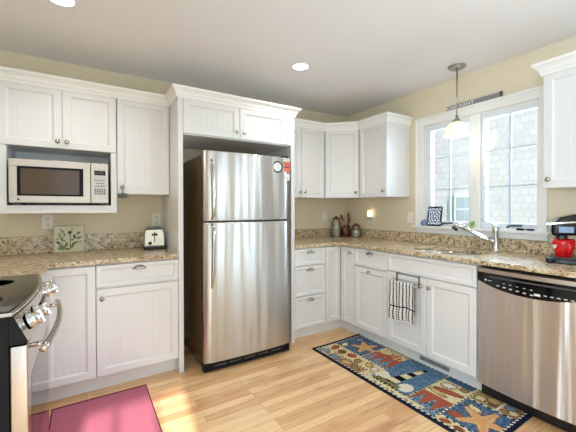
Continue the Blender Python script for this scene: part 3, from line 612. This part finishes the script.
# ------------------------------------------------------------------ things on the left worktop
Z = 0.9153
tl = thing('decorative_tile', 'square cream tile with green botanical sprig leaning on the left backsplash', 'tile', (-2.962, -0.062, Z))
def sprig(u, v):                                        # printed stems, leaves and flower heads
    x, y = u*10, v*10; c = (0.83, 0.80, 0.68)
    if u < .035 or u > .965 or v < .035 or v > .965: return (0.74, 0.71, 0.58)
    dk, gr, br = (0.20, 0.24, 0.14), (0.40, 0.48, 0.24), (0.40, 0.34, 0.28)
    def el(cx, cy, a, b, ang):
        dx, dy = x-cx, y-cy; ca, sa = math.cos(ang), math.sin(ang); return ((dx*ca+dy*sa)/a)**2+((-dx*sa+dy*ca)/b)**2 < 1
    for e in ((5.2, 7.4, .75, .5, 0),): 
        if el(*e): return dk
    for e in ((8.0, 7.0, .8, .45, .6), (6.7, 5.8, .45, .75, .2), (8.2, 5.3, .9, .4, .3), (7.2, 3.6, 1.0, .42, .15), (6.4, 3.1, .7, .4, .8)):
        if el(*e): return gr if e[0] > 7 else dk
    for e in ((1.6, 3.6, .9, .4, -.6), (2.4, 2.3, .8, .5, .3), (4.1, 2.9, .5, .9, -.2), (2.9, .9+.5, .9, .4, .2), (4.4, 1.3, .9, .4, -.1)):
        if el(*e): return gr if e[1] < 3 else dk
    for e in ((1.9, 6.2, .3, .9, .5), (2.7, 5.4, .3, .8, -.7), (3.5, 6.6, .3, .7, .4), (3.2, 4.4, .35, .8, .9), (5.9, 4.6, .5, .35, .3), (5.9, 8.5, .25, .5, -.4), (8.8, 3.9, .5, .3, .5), (1.3, 5.0, .3, .5, .2)):
        if el(*e): return (0.50, 0.50, 0.38)
    for e in ((3.3, 1.9, .8, .35, .7), (5.9, 2.0, .7, .35, .5), (2.0, 1.5, .7, .3, -.2)):
        if el(*e): return (0.34, 0.50, 0.22)
    if abs(x-2.6-0.35*math.sin(y*.8)) < .10 and 1.6 < y < 7.4: return br
    if abs(x-5.3+0.03*(y-5)) < .16 and 1.2 < y < 7.2: return dk
    if abs((y-8.6)+1.1*(x-2.1)) < .3 and 2.0 < x < 3.4: return br
    if abs((y-4.4)-0.5*(x-5.3)) < .16 and 5.3 < x < 7.8: return br
    return c
tm = MB(); tw, tilt = 0.205, 0.14
tm.grid(lambda u, v: (-tw/2+tw*u, -0.02+math.sin(tilt)*0.215*v, math.cos(tilt)*0.215*v), 48, 48, 0, False, sprig)
tm.build('printed_face', PRINT, tl)
bk = MB().box(-tw/2, tw/2, -0.0195, -0.0125, 0.0, 0.215, 0); bk.v = [(x, -0.0195+(y+0.0195)*math.cos(tilt)+z*math.sin(tilt), z*math.cos(tilt)-(y+0.0195)*math.sin(tilt)*0.0+0.0) for x, y, z in bk.v]
bk.build('tile_body', PALEWOOD, tl)

ts_ = thing('toaster', 'chrome two-slot toaster with black base on the left worktop beside the white panel', 'toaster', (-2.352, -0.150, Z), -4)
pf = []
for i in range(13):
    a = math.pi*i/12; pf.append((0.074*math.cos(a) if 0 < i < 12 else 0.078*math.cos(a), 0.125+0.055*math.sin(a)**0.8 if 0 < i < 12 else 0.03))
prof = [(0.080, 0.026), (0.079, 0.11), (0.074, 0.145), (0.062, 0.168), (0.045, 0.178), (-0.045, 0.178), (-0.062, 0.168), (-0.074, 0.145), (-0.079, 0.11), (-0.080, 0.026)]
MB().prism(prof, -0.112, 0.112, 0, 'y').build('shell', CHROME, ts_, 0.006)
MB().box(-0.083, 0.083, -0.117, 0.117, 0.0, 0.026).build('base', BLACK, ts_, 0.006)
MB().box(-0.045, -0.014, -0.09, 0.09, 0.1782, 0.182).box(0.014, 0.045, -0.09, 0.09, 0.1782, 0.182).build('slot', BLACK, ts_)
MB().prism([(-0.066, 0.172), (-0.05, 0.184), (0.05, 0.184), (0.066, 0.172), (0.066, 0.166), (-0.066, 0.166)], -0.1165, -0.098, 0, 'y').build('top_trim', DGREY, ts_)
MB().box(-0.0035, 0.0035, -0.1135, -0.1125, 0.06, 0.15).build('lever_track', BLACK, ts_)
MB().box(-0.022, 0.022, -0.138, -0.1128, 0.118, 0.136).build('lever', BLACK, ts_, 0.003)
MB().lathe([(0.015, 0.0), (0.013, 0.018), (0, 0.019)], (-0.035, -0.1128, 0.055), '-y', 16).build('browning_dial', BLACK, ts_)

def outlet(label, loc, rot, kind='outlet'):
    o = thing('wall_outlet' if kind != 'switch' else 'light_switch', label, 'outlet' if kind != 'switch' else 'switch', loc, rot, 'wall plates')
    MB().box(-0.036, 0.036, -0.006, -0.0005, -0.058, 0.058).build('cover_plate', PLATE, o, 0.003)
    if kind == 'switch': MB().box(-0.016, 0.016, -0.009, -0.0062, -0.033, 0.033).build('rocker', PLATE, o, 0.002)
    else:
        for z in (-0.024, 0.024):
            m = MB().box(-0.017, 0.017, -0.008, -0.0062, z-0.015, z+0.015); m.box(-0.009, -0.006, -0.0086, -0.0081, z-0.004, z+0.009, 1).box(0.006, 0.009, -0.0086, -0.0081, z-0.004, z+0.009, 1).box(-0.003, 0.003, -0.0086, -0.0081, z-0.011, z-0.006, 1)
            m.build('receptacle', [PLATE, SLOT], o)
    return o
outlet('cream wall outlet above the botanical tile under the microwave', (-3.105, 0, 1.158), 0)
outlet('cream wall outlet just above the toaster', (-2.300, 0, 1.158), 0)
outlet('cream switch plate on the back wall left of the tall glass jar', (-0.340, 0, 1.165), 0, 'switch')
outlet('cream switch plate on the window wall, between night light and window', (0, -0.998, 1.165), -90, 'switch')
outlet('cream wall outlet behind the glowing night light', (0, -0.455, 1.138), -90)
nl = thing('night_light', 'small glowing plug-in night light on the wall near the corner', 'night light', (-0.0092, -0.455, 1.122), -90)
MB().box(-0.024, 0.024, -0.030, 0.0, 0.002, 0.042).build('plug_base', GREY, nl, 0.004)
MB().box(-0.028, 0.028, -0.034, -0.004, 0.0425, 0.110).build('glowing_shade', GLOWNIGHT, nl, 0.008)

# ------------------------------------------------------------------ things in the right corner
def jar(label, loc, r, h, lid):
    o = thing('glass_jar', label, 'jar', loc)
    MB().lathe([(r*0.9, 0.0), (r, 0.008), (r, h*0.78), (r*0.8, h*0.9), (r*0.72, h)], (0, 0, 0), 'z', 28).build('glass', JARGL, o)
    MB().lathe([(r*0.86, 0.006), (r*0.93, 0.012), (r*0.93, h*0.55), (0, h*0.57)], (0, 0, 0), 'z', 24).build('contents', FILL, o)
    MB().lathe([(r*0.78, h+0.001), (r*0.80, h+0.012), (r*0.6, h+0.016), (r*0.25, h+0.020), (r*0.34, h+lid), (0, h+lid+0.006)], (0, 0, 0), 'z', 22).build('lid', CORK, o)
jar('tall glass storage jar with brown lid, left of the utensil crock', (-0.264, -0.130, Z), 0.056, 0.215, 0.030)
jar('short glass storage jar with brown lid, right of the utensil crock', (-0.107, -0.310, Z), 0.053, 0.135, 0.026)
cr = thing('utensil_crock', 'dark red brown crock in the corner between two glass jars', 'crock', (-0.165, -0.190, Z))
MB().lathe([(0.050, 0), (0.056, 0.01), (0.058, 0.07), (0.054, 0.125), (0.057, 0.135), (0.050, 0.135), (0.047, 0.12), (0.045, 0.015), (0, 0.012)], (0, 0, 0), 'z', 28).build('pot', CROCK, cr)
base = Vector((-0.165, -0.190, Z))
def utensil(name, label, dx, dy, top, mat, head):
    a = base+Vector((dx*0.45, dy*0.45, 0.02)); b = base+Vector((dx, dy, top-0.07)); t = (b-a).normalized()
    o = thing(name, label, 'utensil', a, 0, 'cooking utensils in the crock'); r = [Vector((0, 0, 0)), b-a]
    MB().tube([r[0], r[1]*0.5, r[1]], [0.0045, 0.005, 0.005], 8).build('handle', mat, o)
    p = r[1]; hd = MB()
    if head == 'spoon': hd.tube([p, p+t*0.015, p+t*0.035, p+t*0.055, p+t*0.07], [0.006, 0.017, 0.023, 0.018, 0.004], 12, 0, True, 0.4)
    elif head == 'flat': hd.tube([p, p+t*0.008, p+t*0.07], [0.006, 0.022, 0.026], 12, 0, True, 0.18)
    else: hd.tube([p, p+t*0.02, p+t*0.05, p+t*0.07], [0.006, 0.012, 0.014, 0.006], 10)
    hd.build('head', mat, o)
utensil('wooden_spoon', 'pale wooden spoon leaning left in the crock', -0.062, -0.010, 0.215, PALEWOOD, 'spoon')
utensil('wooden_spatula', 'dark brown spatula standing at the left of the crock', -0.022, 0.036, 0.265, WOOD, 'flat')
utensil('wooden_spoon', 'tallest dark wooden spoon in the middle of the crock', 0.010, -0.034, 0.295, WOOD, 'spoon')
utensil('wooden_spoon', 'short dark spoon at the back left of the crock', -0.034, 0.012, 0.240, WOOD, 'spoon')
utensil('cooking_utensil', 'dark handled utensil leaning right in the crock', 0.054, 0.002, 0.235, WOOD, 'whisk')

# ------------------------------------------------------------------ coffee maker and mug
cm = thing('coffee_maker', 'black and silver single-cup coffee maker on the right end of the worktop', 'coffee maker', (-0.255, -2.445, Z), -156)
# local: front towards -y
MB().prism(superellipse(0, -0.02, 0.098, 0.165, 4, 32), 0.0, 0.030).build('drip_base', BLACK, cm, 0.006)
MB().prism(superellipse(0, -0.088, 0.062, 0.062, 4, 24), 0.0302, 0.034).build('drip_tray', DGREY, cm)
MB().box(-0.085, 0.085, 0.0, 0.13, 0.0305, 0.185).build('column', GREY, cm, 0.02, seg=3)
MB().box(-0.105, 0.105, 0.04, 0.142, 0.034, 0.30).build('water_tank', BLACKG, cm, 0.025, seg=3)
hd = MB().prism([(-0.165, 0.170), (0.10, 0.180), (0.10, 0.300), (-0.05, 0.306), (-0.125, 0.285), (-0.165, 0.245)], -0.092, 0.092, 0, 'x').build('brew_head', BLACKG, cm, 0.018, seg=3)
MB().prism([(-0.195, 0.236), (-0.19, 0.250), (-0.06, 0.262), (0.03, 0.252), (0.03, 0.244), (-0.06, 0.250)], -0.0965, 0.0965, 0, 'x').build('silver_lid_handle', CHROME, cm, 0.003)
MB().prism(superellipse(0.0, -0.108, 0.030, 0.030, 2, 20), 0.150, 0.172).build('nozzle', BLACK, cm)
MB().box(0.02, 0.062, -0.1675, -0.1655, 0.192, 0.222).build('display', BLUEG, cm); MB().box(0.0925, 0.0938, -0.13, -0.06, 0.192, 0.228).build('side_display', BLUEG, cm)
MB().tube([(0.07, -0.155, 0.016), (0.09, -0.185, 0.016)], 0.014, 10).build('front_foot', BLACK, cm)
ang = math.radians(-156); fx, fy_ = math.sin(ang), -math.cos(ang)
mg = thing('mug', 'large red mug with white heart standing on the coffee maker tray', 'mug', (-0.255+fx*0.098, -2.445+fy_*0.098, Z+0.0345), 0)
MB().lathe([(0.036, 0), (0.040, 0.006), (0.053, 0.045), (0.0575, 0.085), (0.056, 0.112), (0.052, 0.112), (0.053, 0.085), (0.047, 0.045), (0.033, 0.012), (0, 0.010)], (0, 0, 0), 'z', 32).build('cup', RED, mg)
hp = [(-0.044, -0.030, 0.09), (-0.072, -0.050, 0.094), (-0.084, -0.058, 0.068), (-0.076, -0.052, 0.040), (-0.042, -0.030, 0.028)]
MB().tube([Vector(p) for p in hp], [0.008, 0.0085, 0.008, 0.0085, 0.008], 10).build('handle', RED, mg)
ht = MB()
def heart(u, v):
    a = 2*math.pi*u; hx_ = 16*math.sin(a)**3/16; hz_ = (13*math.cos(a)-5*math.cos(2*a)-2*math.cos(3*a)-math.cos(4*a))/16
    th = math.radians(148)+hx_*v*0.30; z = 0.066+hz_*v*0.017; r = 0.0570+0.0012
    return (r*math.cos(th), r*math.sin(th), z)
ht.grid(heart, 28, 3); ht.build('heart', HEART, mg)

# ------------------------------------------------------------------ window sill things
sz = WZ0+0.0172
st = thing('patterned_tile', 'square dark blue and white scroll patterned tile leaning in the left window corner', 'tile', (-0.0135, -1.278, sz), -90)
def scroll(u, v):
    x, y = (u-.5)*2, (v-.5)*2; r = math.hypot(x, y); a = math.atan2(y, x)
    if max(abs(x), abs(y)) > .93: return (0.07, 0.11, 0.19)
    k = math.sin(r*19+1.6*math.cos(8*a)) + 0.7*math.sin(x*15)*math.sin(y*15)
    if max(abs(x), abs(y)) > .80 and r < 1.08: return (0.10, 0.15, 0.25)
    return (0.86, 0.91, 0.96) if k > -0.15 else (0.18, 0.28, 0.44) if k > -0.7 else (0.08, 0.12, 0.22)
m = MB(); m.grid(lambda u, v: (-0.075+0.15*u, -0.02+0.03*v, 0.188*v), 40, 44, 0, False, scroll); m.build('glazed_face', PRINT, st)
m = MB().box(-0.075, 0.075, 0, 0.007, 0, 0.188); m.v = [(x, -0.0195+y+0.03*z/0.188, z) for x, y, z in m.v]; m.build('tile_body', plain('dark_tile_body', (40, 48, 66), 0.5), st)
o = thing('ornament', 'small round blue grey ornament on the sill at the foot of the patterned tile', 'ornament', (-0.026, -1.168, sz))
MB().lathe([(0.014, 0), (0.028, 0.010), (0.031, 0.026), (0.024, 0.044), (0.010, 0.052), (0, 0.054)], (0, 0, 0), 'z', 20).build('ornament_body', BLUEG, o)
MB().tube([(0, 0.0, 0.05), (0.0, -0.012, 0.058), (0, -0.02, 0.062)], [0.010, 0.007, 0.003], 10).build('ornament_top', BLUEG, o)
o = thing('small_plant', 'small pale green plant on the sill behind the faucet spout', 'plant', (-0.030, -1.640, sz))
MB().lathe([(0.022, 0), (0.026, 0.02), (0.022, 0.022), (0, 0.02)], (0, 0, 0), 'z', 18).build('pot', plain('green_pot', (176, 200, 120), 0.4), o)
lf = MB(); rr = random.Random(3)
for k in range(9):
    a = k*2.4; l = 0.035+0.03*rr.random(); t = 0.35+0.5*rr.random(); d = Vector((math.cos(a)*math.sin(t), math.sin(a)*math.sin(t), math.cos(t)))
    lf.tube([(0, 0, 0.018), d*l*0.6+Vector((0, 0, 0.018)), d*l+Vector((0, 0, 0.016))], [0.003, 0.008, 0.001], 6, 0, True, 0.3)
lf.build('leaves', GREENP, o)
o = thing('sunglasses', 'small dark sunglasses lying on the window sill below the right pane', 'sunglasses', (-0.034, -2.040, sz), -90)
for x in (-0.034, 0.034): MB().prism(superellipse(x, 0, 0.024, 0.015, 2.6, 18), 0.0005, 0.016).build('lens', BLACKG, o, 0.004)
MB().tube([(-0.008, 0, 0.010), (0, 0, 0.013), (0.008, 0, 0.010)], 0.003, 6).build('bridge', BLACK, o)
MB().tube([(-0.056, 0.004, 0.004), (-0.05, 0.013, 0.003), (0.03, 0.018, 0.003)], 0.002, 6).tube([(0.056, 0.004, 0.004), (0.05, 0.015, 0.003), (-0.03, 0.022, 0.003)], 0.002, 6).build('temple', BLACK, o)

# sign on the window head
sg = thing('wooden_sign', 'long grey sign with white letters standing on the window casing', 'sign', (-0.0150, -1.632, 2.1505), -90)
MB().box(-0.232, 0.232, -0.006, 0.006, 0.0, 0.040).build('sign_board', SIGNC, sg, 0.001)
text('lettering', 'CAR RANT', 0.040, sg, (-0.105, -0.0066, 0.019), (math.pi/2, 0, 0), LETTER, 0.0006, 1.25)
MB().box(0.222, 0.236, -0.010, 0.006, 0.0, 0.045).build('end_bracket', DGREY, sg)

# ------------------------------------------------------------------ lamps
def downlight(x, y, label):
    o = thing('recessed_light', label, 'ceiling light', (x, y, CH-0.0005), 0, 'recessed ceiling lights')
    MB().lathe([(0.080, 0), (0.080, -0.004), (0.066, -0.006), (0.064, 0)], (0, 0, 0), 'z', 36).build('trim_ring', VINYL, o)
    MB().lathe([(0.063, -0.001), (0.060, -0.003), (0, -0.004)], (0, 0, 0), 'z', 30).build('lens', GLOWDISC, o)
    lamp('downlight_glow', 'SPOT', (x, y, CH-0.02), 16, (1.0, 0.97, 0.94), (0, 0, -1), spot_size=2.4, spot_blend=0.6, shadow_soft_size=0.06)
downlight(-1.330, -0.935, 'lit round recessed ceiling light in front of the fridge')
downlight(-2.960, -0.945, 'lit round recessed ceiling light cut by the top edge of the photo')
pd = thing('pendant_light', 'brushed nickel pendant lamp with white glass shade hanging before the window', 'pendant lamp', (-0.223, -1.618, CH))
MB().lathe([(0.070, -0.0005), (0.070, -0.006), (0.060, -0.016), (0.030, -0.024), (0.008, -0.030), (0.0, -0.030)], (0, 0, 0), 'z', 30).build('ceiling_canopy', NICKEL, pd)
MB().tube([(0, 0, -0.028), (0, 0, -0.435)], 0.0055, 10).build('rod', NICKEL, pd)
MB().lathe([(0.010, -0.405), (0.012, -0.43), (0.030, -0.447), (0.038, -0.462), (0.0, -0.462)], (0, 0, 0), 'z', 24).build('socket_cap', NICKEL, pd)
o = MB().lathe([(0.030, -0.4625), (0.056, -0.475), (0.080, -0.498), (0.090, -0.525), (0.088, -0.545), (0.094, -0.568), (0.100, -0.574)], (0, 0, 0), 'z', 36).build('glass_shade', GLOWSHADE, pd)
o.modifiers.new('shell', 'SOLIDIFY').thickness = 0.003
MB().lathe([(0.0, -0.468), (0.014, -0.475), (0.026, -0.505), (0.024, -0.53), (0, -0.545)], (0, 0, 0), 'z', 18).build('bulb', plain('bulb_glass', (255, 246, 225), 0.4, emit=(255, 232, 190), strength=2.5), pd)
lamp('pendant_glow', 'POINT', (-0.223, -1.618, CH-0.60), 1.2, (1.0, 0.86, 0.66), shadow_soft_size=0.05)

# ------------------------------------------------------------------ towel rail and towel
tb = thing('towel_bar', 'small over-door metal towel bar hooked on the left sink door', 'towel bar', (-0.630, -1.445, 0.64), -90)
br = MB()
for x in (-0.100, 0.112):
    br.box(x-0.008, x+0.008, -0.0035, -0.0015, -0.010, 0.0795); br.box(x-0.008, x+0.008, -0.0035, 0.0195, 0.0775, 0.0795); br.tube([(x, -0.003, 0.0), (x, -0.034, 0.0)], 0.006, 8)
br.box(-0.108, 0.120, -0.0034, -0.0016, 0.068, 0.0772)
br.build('bracket', NICKEL, tb); MB().tube([(-0.140, -0.034, 0.0), (0.125, -0.034, 0.0)], 0.006, 10).build('bar', NICKEL, tb)
tw_ = thing('dish_towel', 'white dish towel with black grid and one black stripe hanging on the towel bar', 'towel', (-0.630, -1.445, 0.30), -90)
def check(u, v):
    if 0.33 < v < 0.368: return (0.07, 0.07, 0.08)
    gx = (u*7.5) % 1; gy = (v*15) % 1
    k = 2*(gx < 0.36)+(gy < 0.24)
    return ((0.96, 0.95, 0.93), (0.66, 0.65, 0.64), (0.40, 0.39, 0.39), (0.20, 0.20, 0.21))[k]
def drape(off, zb):
    def fn(u, v):
        z = zb+(0.349-zb)*v; x = -0.142+0.240*u; k = 1-v
        return (x+0.004*math.sin(5*z*10)*k, off-0.006*math.sin(u*15+1)*(0.3+k) - 0.004*k, z-0.018*k*math.sin(u*6.0+0.5)*0.6)
    return fn
fr1 = MB(); fr1.grid(drape(-0.0435, 0.045), 60, 90, 0, True, check)
def over(u, v):
    a = math.pi*v; return (-0.142+0.240*u, -0.034-0.0095*math.cos(a)-0.006*math.sin(u*15+1)*0.3*(1-2*v), 0.349+0.0090*math.sin(a)-0.0)
fr1.grid(over, 60, 8, 0, True, check)
fr1.grid(drape(-0.022, 0.10), 60, 60, 0, True, check)
o = fr1.build('cloth', CLOTH, tw_)
fg = MB()
for k in range(24):
    u = (k+.5)/24; x, y, z = drape(-0.0435, 0.045)(u, 0); fg.box(x-0.0022, x+0.0022, y-0.001, y+0.001, z-0.014, z)
fg.build('fringe', CLOTH and WHITEP, tw_)

# ------------------------------------------------------------------ rugs
def mat_col(u, v):
    if u < .015 or u > .985 or v < .015 or v > .985: return (0.36, 0.10, 0.16)
    return (0.72, 0.40, 0.47) if (int(u*90)+int(v*110)) % 2 else (0.78, 0.46, 0.53)
rk = thing('floor_mat', 'plain raspberry red woven mat on the floor in front of the range', 'mat', (-2.762, -1.07, 0))
m = MB(); a, b, c_, d_ = -0.275, 0.270, -0.40, 0.392
m.grid(lambda u, v: (a+(b-a)*u, c_+(d_-c_)*v, 0.007), 90, 110, 0, False, mat_col)
for p, q in (((a, c_), (b, c_)), ((b, c_), (b, d_)), ((b, d_), (a, d_)), ((a, d_), (a, c_))): m.add([(p[0], p[1], 0.0005), (q[0], q[1], 0.0005), (q[0], q[1], 0.007), (p[0], p[1], 0.007)], [(0, 1, 2, 3)], 0, (0.36, 0.10, 0.16))
m.build('mat_weave', PINK, rk)

NAVY, BLUE, LBLUE, CREAM, TAN, RUST, BRN, OLIVE, BLK, WHT = (.10, .12, .20), (.30, .41, .52), (.52, .63, .70), (.89, .84, .66), (.83, .71, .47), (.68, .36, .27), (.50, .33, .24), (.58, .54, .33), (.08, .07, .08), (.90, .87, .80)
rn = random.Random(11)
def hsh(i, j): return ((math.sin(i*127.1+j*311.7)*43758.5453) % 1.0)
def starfish(a, b, ca, cb, R, rot):                     # a across (metres), b along
    dx, dy = a-ca, b-cb; r = math.hypot(dx, dy)
    if r > R: return None
    t = (math.atan2(dy, dx)-rot) % (2*math.pi/5); t = min(t, 2*math.pi/5-t)
    wdt = R*0.22*(1-r/R)+0.010
    if r*math.sin(t) < wdt and math.cos(t) > 0: return TAN if r*math.sin(t) > wdt*0.45 else (.88, .62, .42)
    return RUST if r*math.sin(t) < wdt+0.006 and r < R*0.95 else None
def inell(a, b, ca, cb, ra, rb, ang=0.0):
    dx, dy = a-ca, b-cb; c, s = math.cos(ang), math.sin(ang); return ((dx*c+dy*s)/ra)**2+((-dx*s+dy*c)/rb)**2
def shells(a, b, base, items):
    for (ca, cb, ra, rb, an, cl) in items:
        e = inell(a, b, ca, cb, ra, rb, an)
        if e < 1: return cl if e < .5 or int(e*9) % 2 else BRN
        if e < 1.25: return BRN
    return base
def rugcol(u, v):                                       # u: 0 cabinet side .. 1 room side, v: 0 far .. 1 near
    a, b = u*0.60, v*1.48
    if a < .022 or a > .578 or b < .022 or b > 1.458: return NAVY
    if a < .036 or a > .564 or b < .036 or b > 1.444: return WHT if int((a+b)*55) % 2 else NAVY
    fl = hsh(int(a*150), int(b*150)); 
    def rope(lo, hi, x, t): return lo < x < hi and True
    # room-side panels
    if b < .62 and a > .34:
        if a < .356: return WHT if int(b*60) % 2 else BRN
        if .47 < a < .482: return CREAM if int(b*60) % 2 else NAVY
        if a <= .47:
            col = shells(a, b, CREAM if fl > .2 else TAN, [(.41, .10, .045, .03, .4, RUST), (.42, .20, .04, .035, 1.0, BRN), (.40, .30, .035, .04, .2, RUST), (.43, .40, .03, .04, 2.0, OLIVE), (.40, .50, .04, .03, .6, TAN), (.42, .57, .03, .03, .1, WHT)])
            return col
        if b < .17: return shells(a, b, CREAM if fl > .3 else WHT, [(.525, .09, .03, .05, .4, LBLUE), (.53, .14, .02, .02, 0, RUST)])
        if b < .30: return (BLUE, LBLUE, OLIVE)[int(fl*2.99)] if a > .50 else TAN
        if b < .54: return shells(a, b, (.70, .55, .42) if fl > .35 else RUST, [(.52, .36, .03, .05, .2, TAN), (.53, .47, .025, .05, -.3, OLIVE)])
        return WHT if fl > .4 else TAN
    # far cabinet-side starfish on blue
    if b < .36 and a <= .34:
        if b > .35: return CREAM
        s = starfish(a, b, .185, .245, .125, .3)
        if s: return s
        return shells(a, b, BLUE if fl > .35 else (.20, .29, .42) if fl > .12 else LBLUE, [(.29, .10, .045, .03, .5, CREAM), (.10, .10, .04, .025, -.3, LBLUE)])
    # spiky red shells beside cream
    def spikes(b0, b1, a0, a1):
        t = (b-b0)/(b1-b0); k = (a-a0)/(a1-a0); saw = abs(((t*3.2) % 1)*2-1)
        if k < .18+.14*math.sin(t*7): return (CREAM if fl > .25 else OLIVE)
        if k < .30+.1*math.sin(t*9+1): return RUST if int(t*14) % 2 else TAN
        return RUST if k < .45+.55*saw else (NAVY if fl < .3 else LBLUE)
    if .36 <= b < .61 and a <= .34: return spikes(.36, .61, .06, .34) if a > .06 else (CREAM if fl > .3 else OLIVE)
    # lighthouse
    if .60 <= b < .95 and a < .53:
        if a > .515 or b < .612 or b > .938: return CREAM if int((a+b)*60) % 2 else NAVY
        bc = .775-.06*(a-.1)/.4+.03
        t = (a-.10)/(.46-.10); half = .012+.034*t
        if 0 < t < 1 and abs(b-bc) < half:
            if t < .10: return BLK
            if t < .17: return TAN
            return BLK if int((t-.17)*6.2) % 2 else CREAM
        if a > .46 and abs(b-bc) < .10: return BLK if fl < .4 else OLIVE
        if inell(a, b, .44, .67, .055, .055) < 1 or inell(a, b, .44, .87, .06, .05) < 1 or inell(a, b, .40, .65, .035, .035) < 1: return WHT
        return BLUE if fl > .45 else (.36, .50, .62) if fl > .15 else LBLUE
    if .62 <= b < 1.08 and a >= .53: return BRN if (.545 < a < .556 and math.sin(b*120)+math.sin(b*47) > .3) else CREAM
    # second red and cream panel
    if .95 <= b < 1.15 and a < .22 and a < .10: return BLUE if fl > .4 else (.20, .29, .42)
    if .95 <= b < 1.17:
        if b > 1.158: return WHT if int(a*55) % 2 else BRN
        if a < .34: return shells(a, b, CREAM if fl > .2 else TAN, [(.16, 1.02, .04, .05, .6, WHT), (.24, 1.06, .03, .09, .2, RUST), (.30, 1.02, .022, .07, -.2, TAN), (.13, 1.11, .03, .03, 0, OLIVE)])
        k = (a-.34)/(.19); saw = abs((((b-.95)/.21*2.6) % 1)*2-1)
        return RUST if k < .25+.75*saw else (NAVY if fl < .35 else LBLUE)
    # tan shell strip on the cabinet side
    if a < .20:
        if a > .186: return WHT if int(b*45) % 2 else NAVY
        if abs(b-1.335) < .008: return WHT
        base = OLIVE if b < 1.33 else BRN
        return shells(a, b, base if fl > .35 else TAN, [(.13, 1.22, .035, .035, .3, CREAM), (.09, 1.28, .04, .04, .9, TAN), (.14, 1.30, .025, .03, 0, BRN), (.09, 1.38, .03, .035, .2, LBLUE), (.13, 1.41, .03, .03, 0, CREAM)])
    if a > .50 and b > 1.17:
        if a < .51: return WHT if int(b*45) % 2 else NAVY
        return shells(a, b, CREAM if fl > .3 else TAN, [(.54, 1.22, .02, .03, .3, RUST), (.545, 1.31, .02, .035, -.2, BRN), (.54, 1.40, .02, .03, .2, RUST)])
    s = starfish(a, b, .365, 1.345, .145, .5)
    if s: return s
    return shells(a, b, BLUE if fl > .35 else (.20, .29, .42) if fl > .12 else LBLUE, [(.275, 1.255, .022, .055, -.35, CREAM), (.43, 1.22, .03, .04, .4, RUST)])
rr_ = thing('floor_rug', 'nautical patchwork runner rug with lighthouse and starfish in front of the sink', 'rug', (-0.830, -1.563, 0), 0.8)
m = MB(); hw_, hl_ = 0.30, 0.74
def rz(u, v): return 0.007+0.010*max(0, 1-v/0.05)*max(0, 1-u/0.5)
m.grid(lambda u, v: (hw_-2*hw_*u, hl_-2*hl_*v, rz(u, v)), 100, 240, 0, False, rugcol)
for j in range(24):
    for u in (0, 1):
        v0, v1 = j/24, (j+1)/24; x = hw_-2*hw_*u
        m.add([(x, hl_-2*hl_*v0, 0.0005), (x, hl_-2*hl_*v1, 0.0005), (x, hl_-2*hl_*v1, rz(u, v1)), (x, hl_-2*hl_*v0, rz(u, v0))], [(0, 1, 2, 3)], 0, NAVY)
for j in range(12):
    for v in (0, 1):
        u0, u1 = j/12, (j+1)/12; y = hl_-2*hl_*v
        m.add([(hw_-2*hw_*u0, y, 0.0005), (hw_-2*hw_*u1, y, 0.0005), (hw_-2*hw_*u1, y, rz(u1, v)), (hw_-2*hw_*u0, y, rz(u0, v))], [(0, 1, 2, 3)], 0, NAVY)
m.build('rug_weave', WOVEN, rr_)
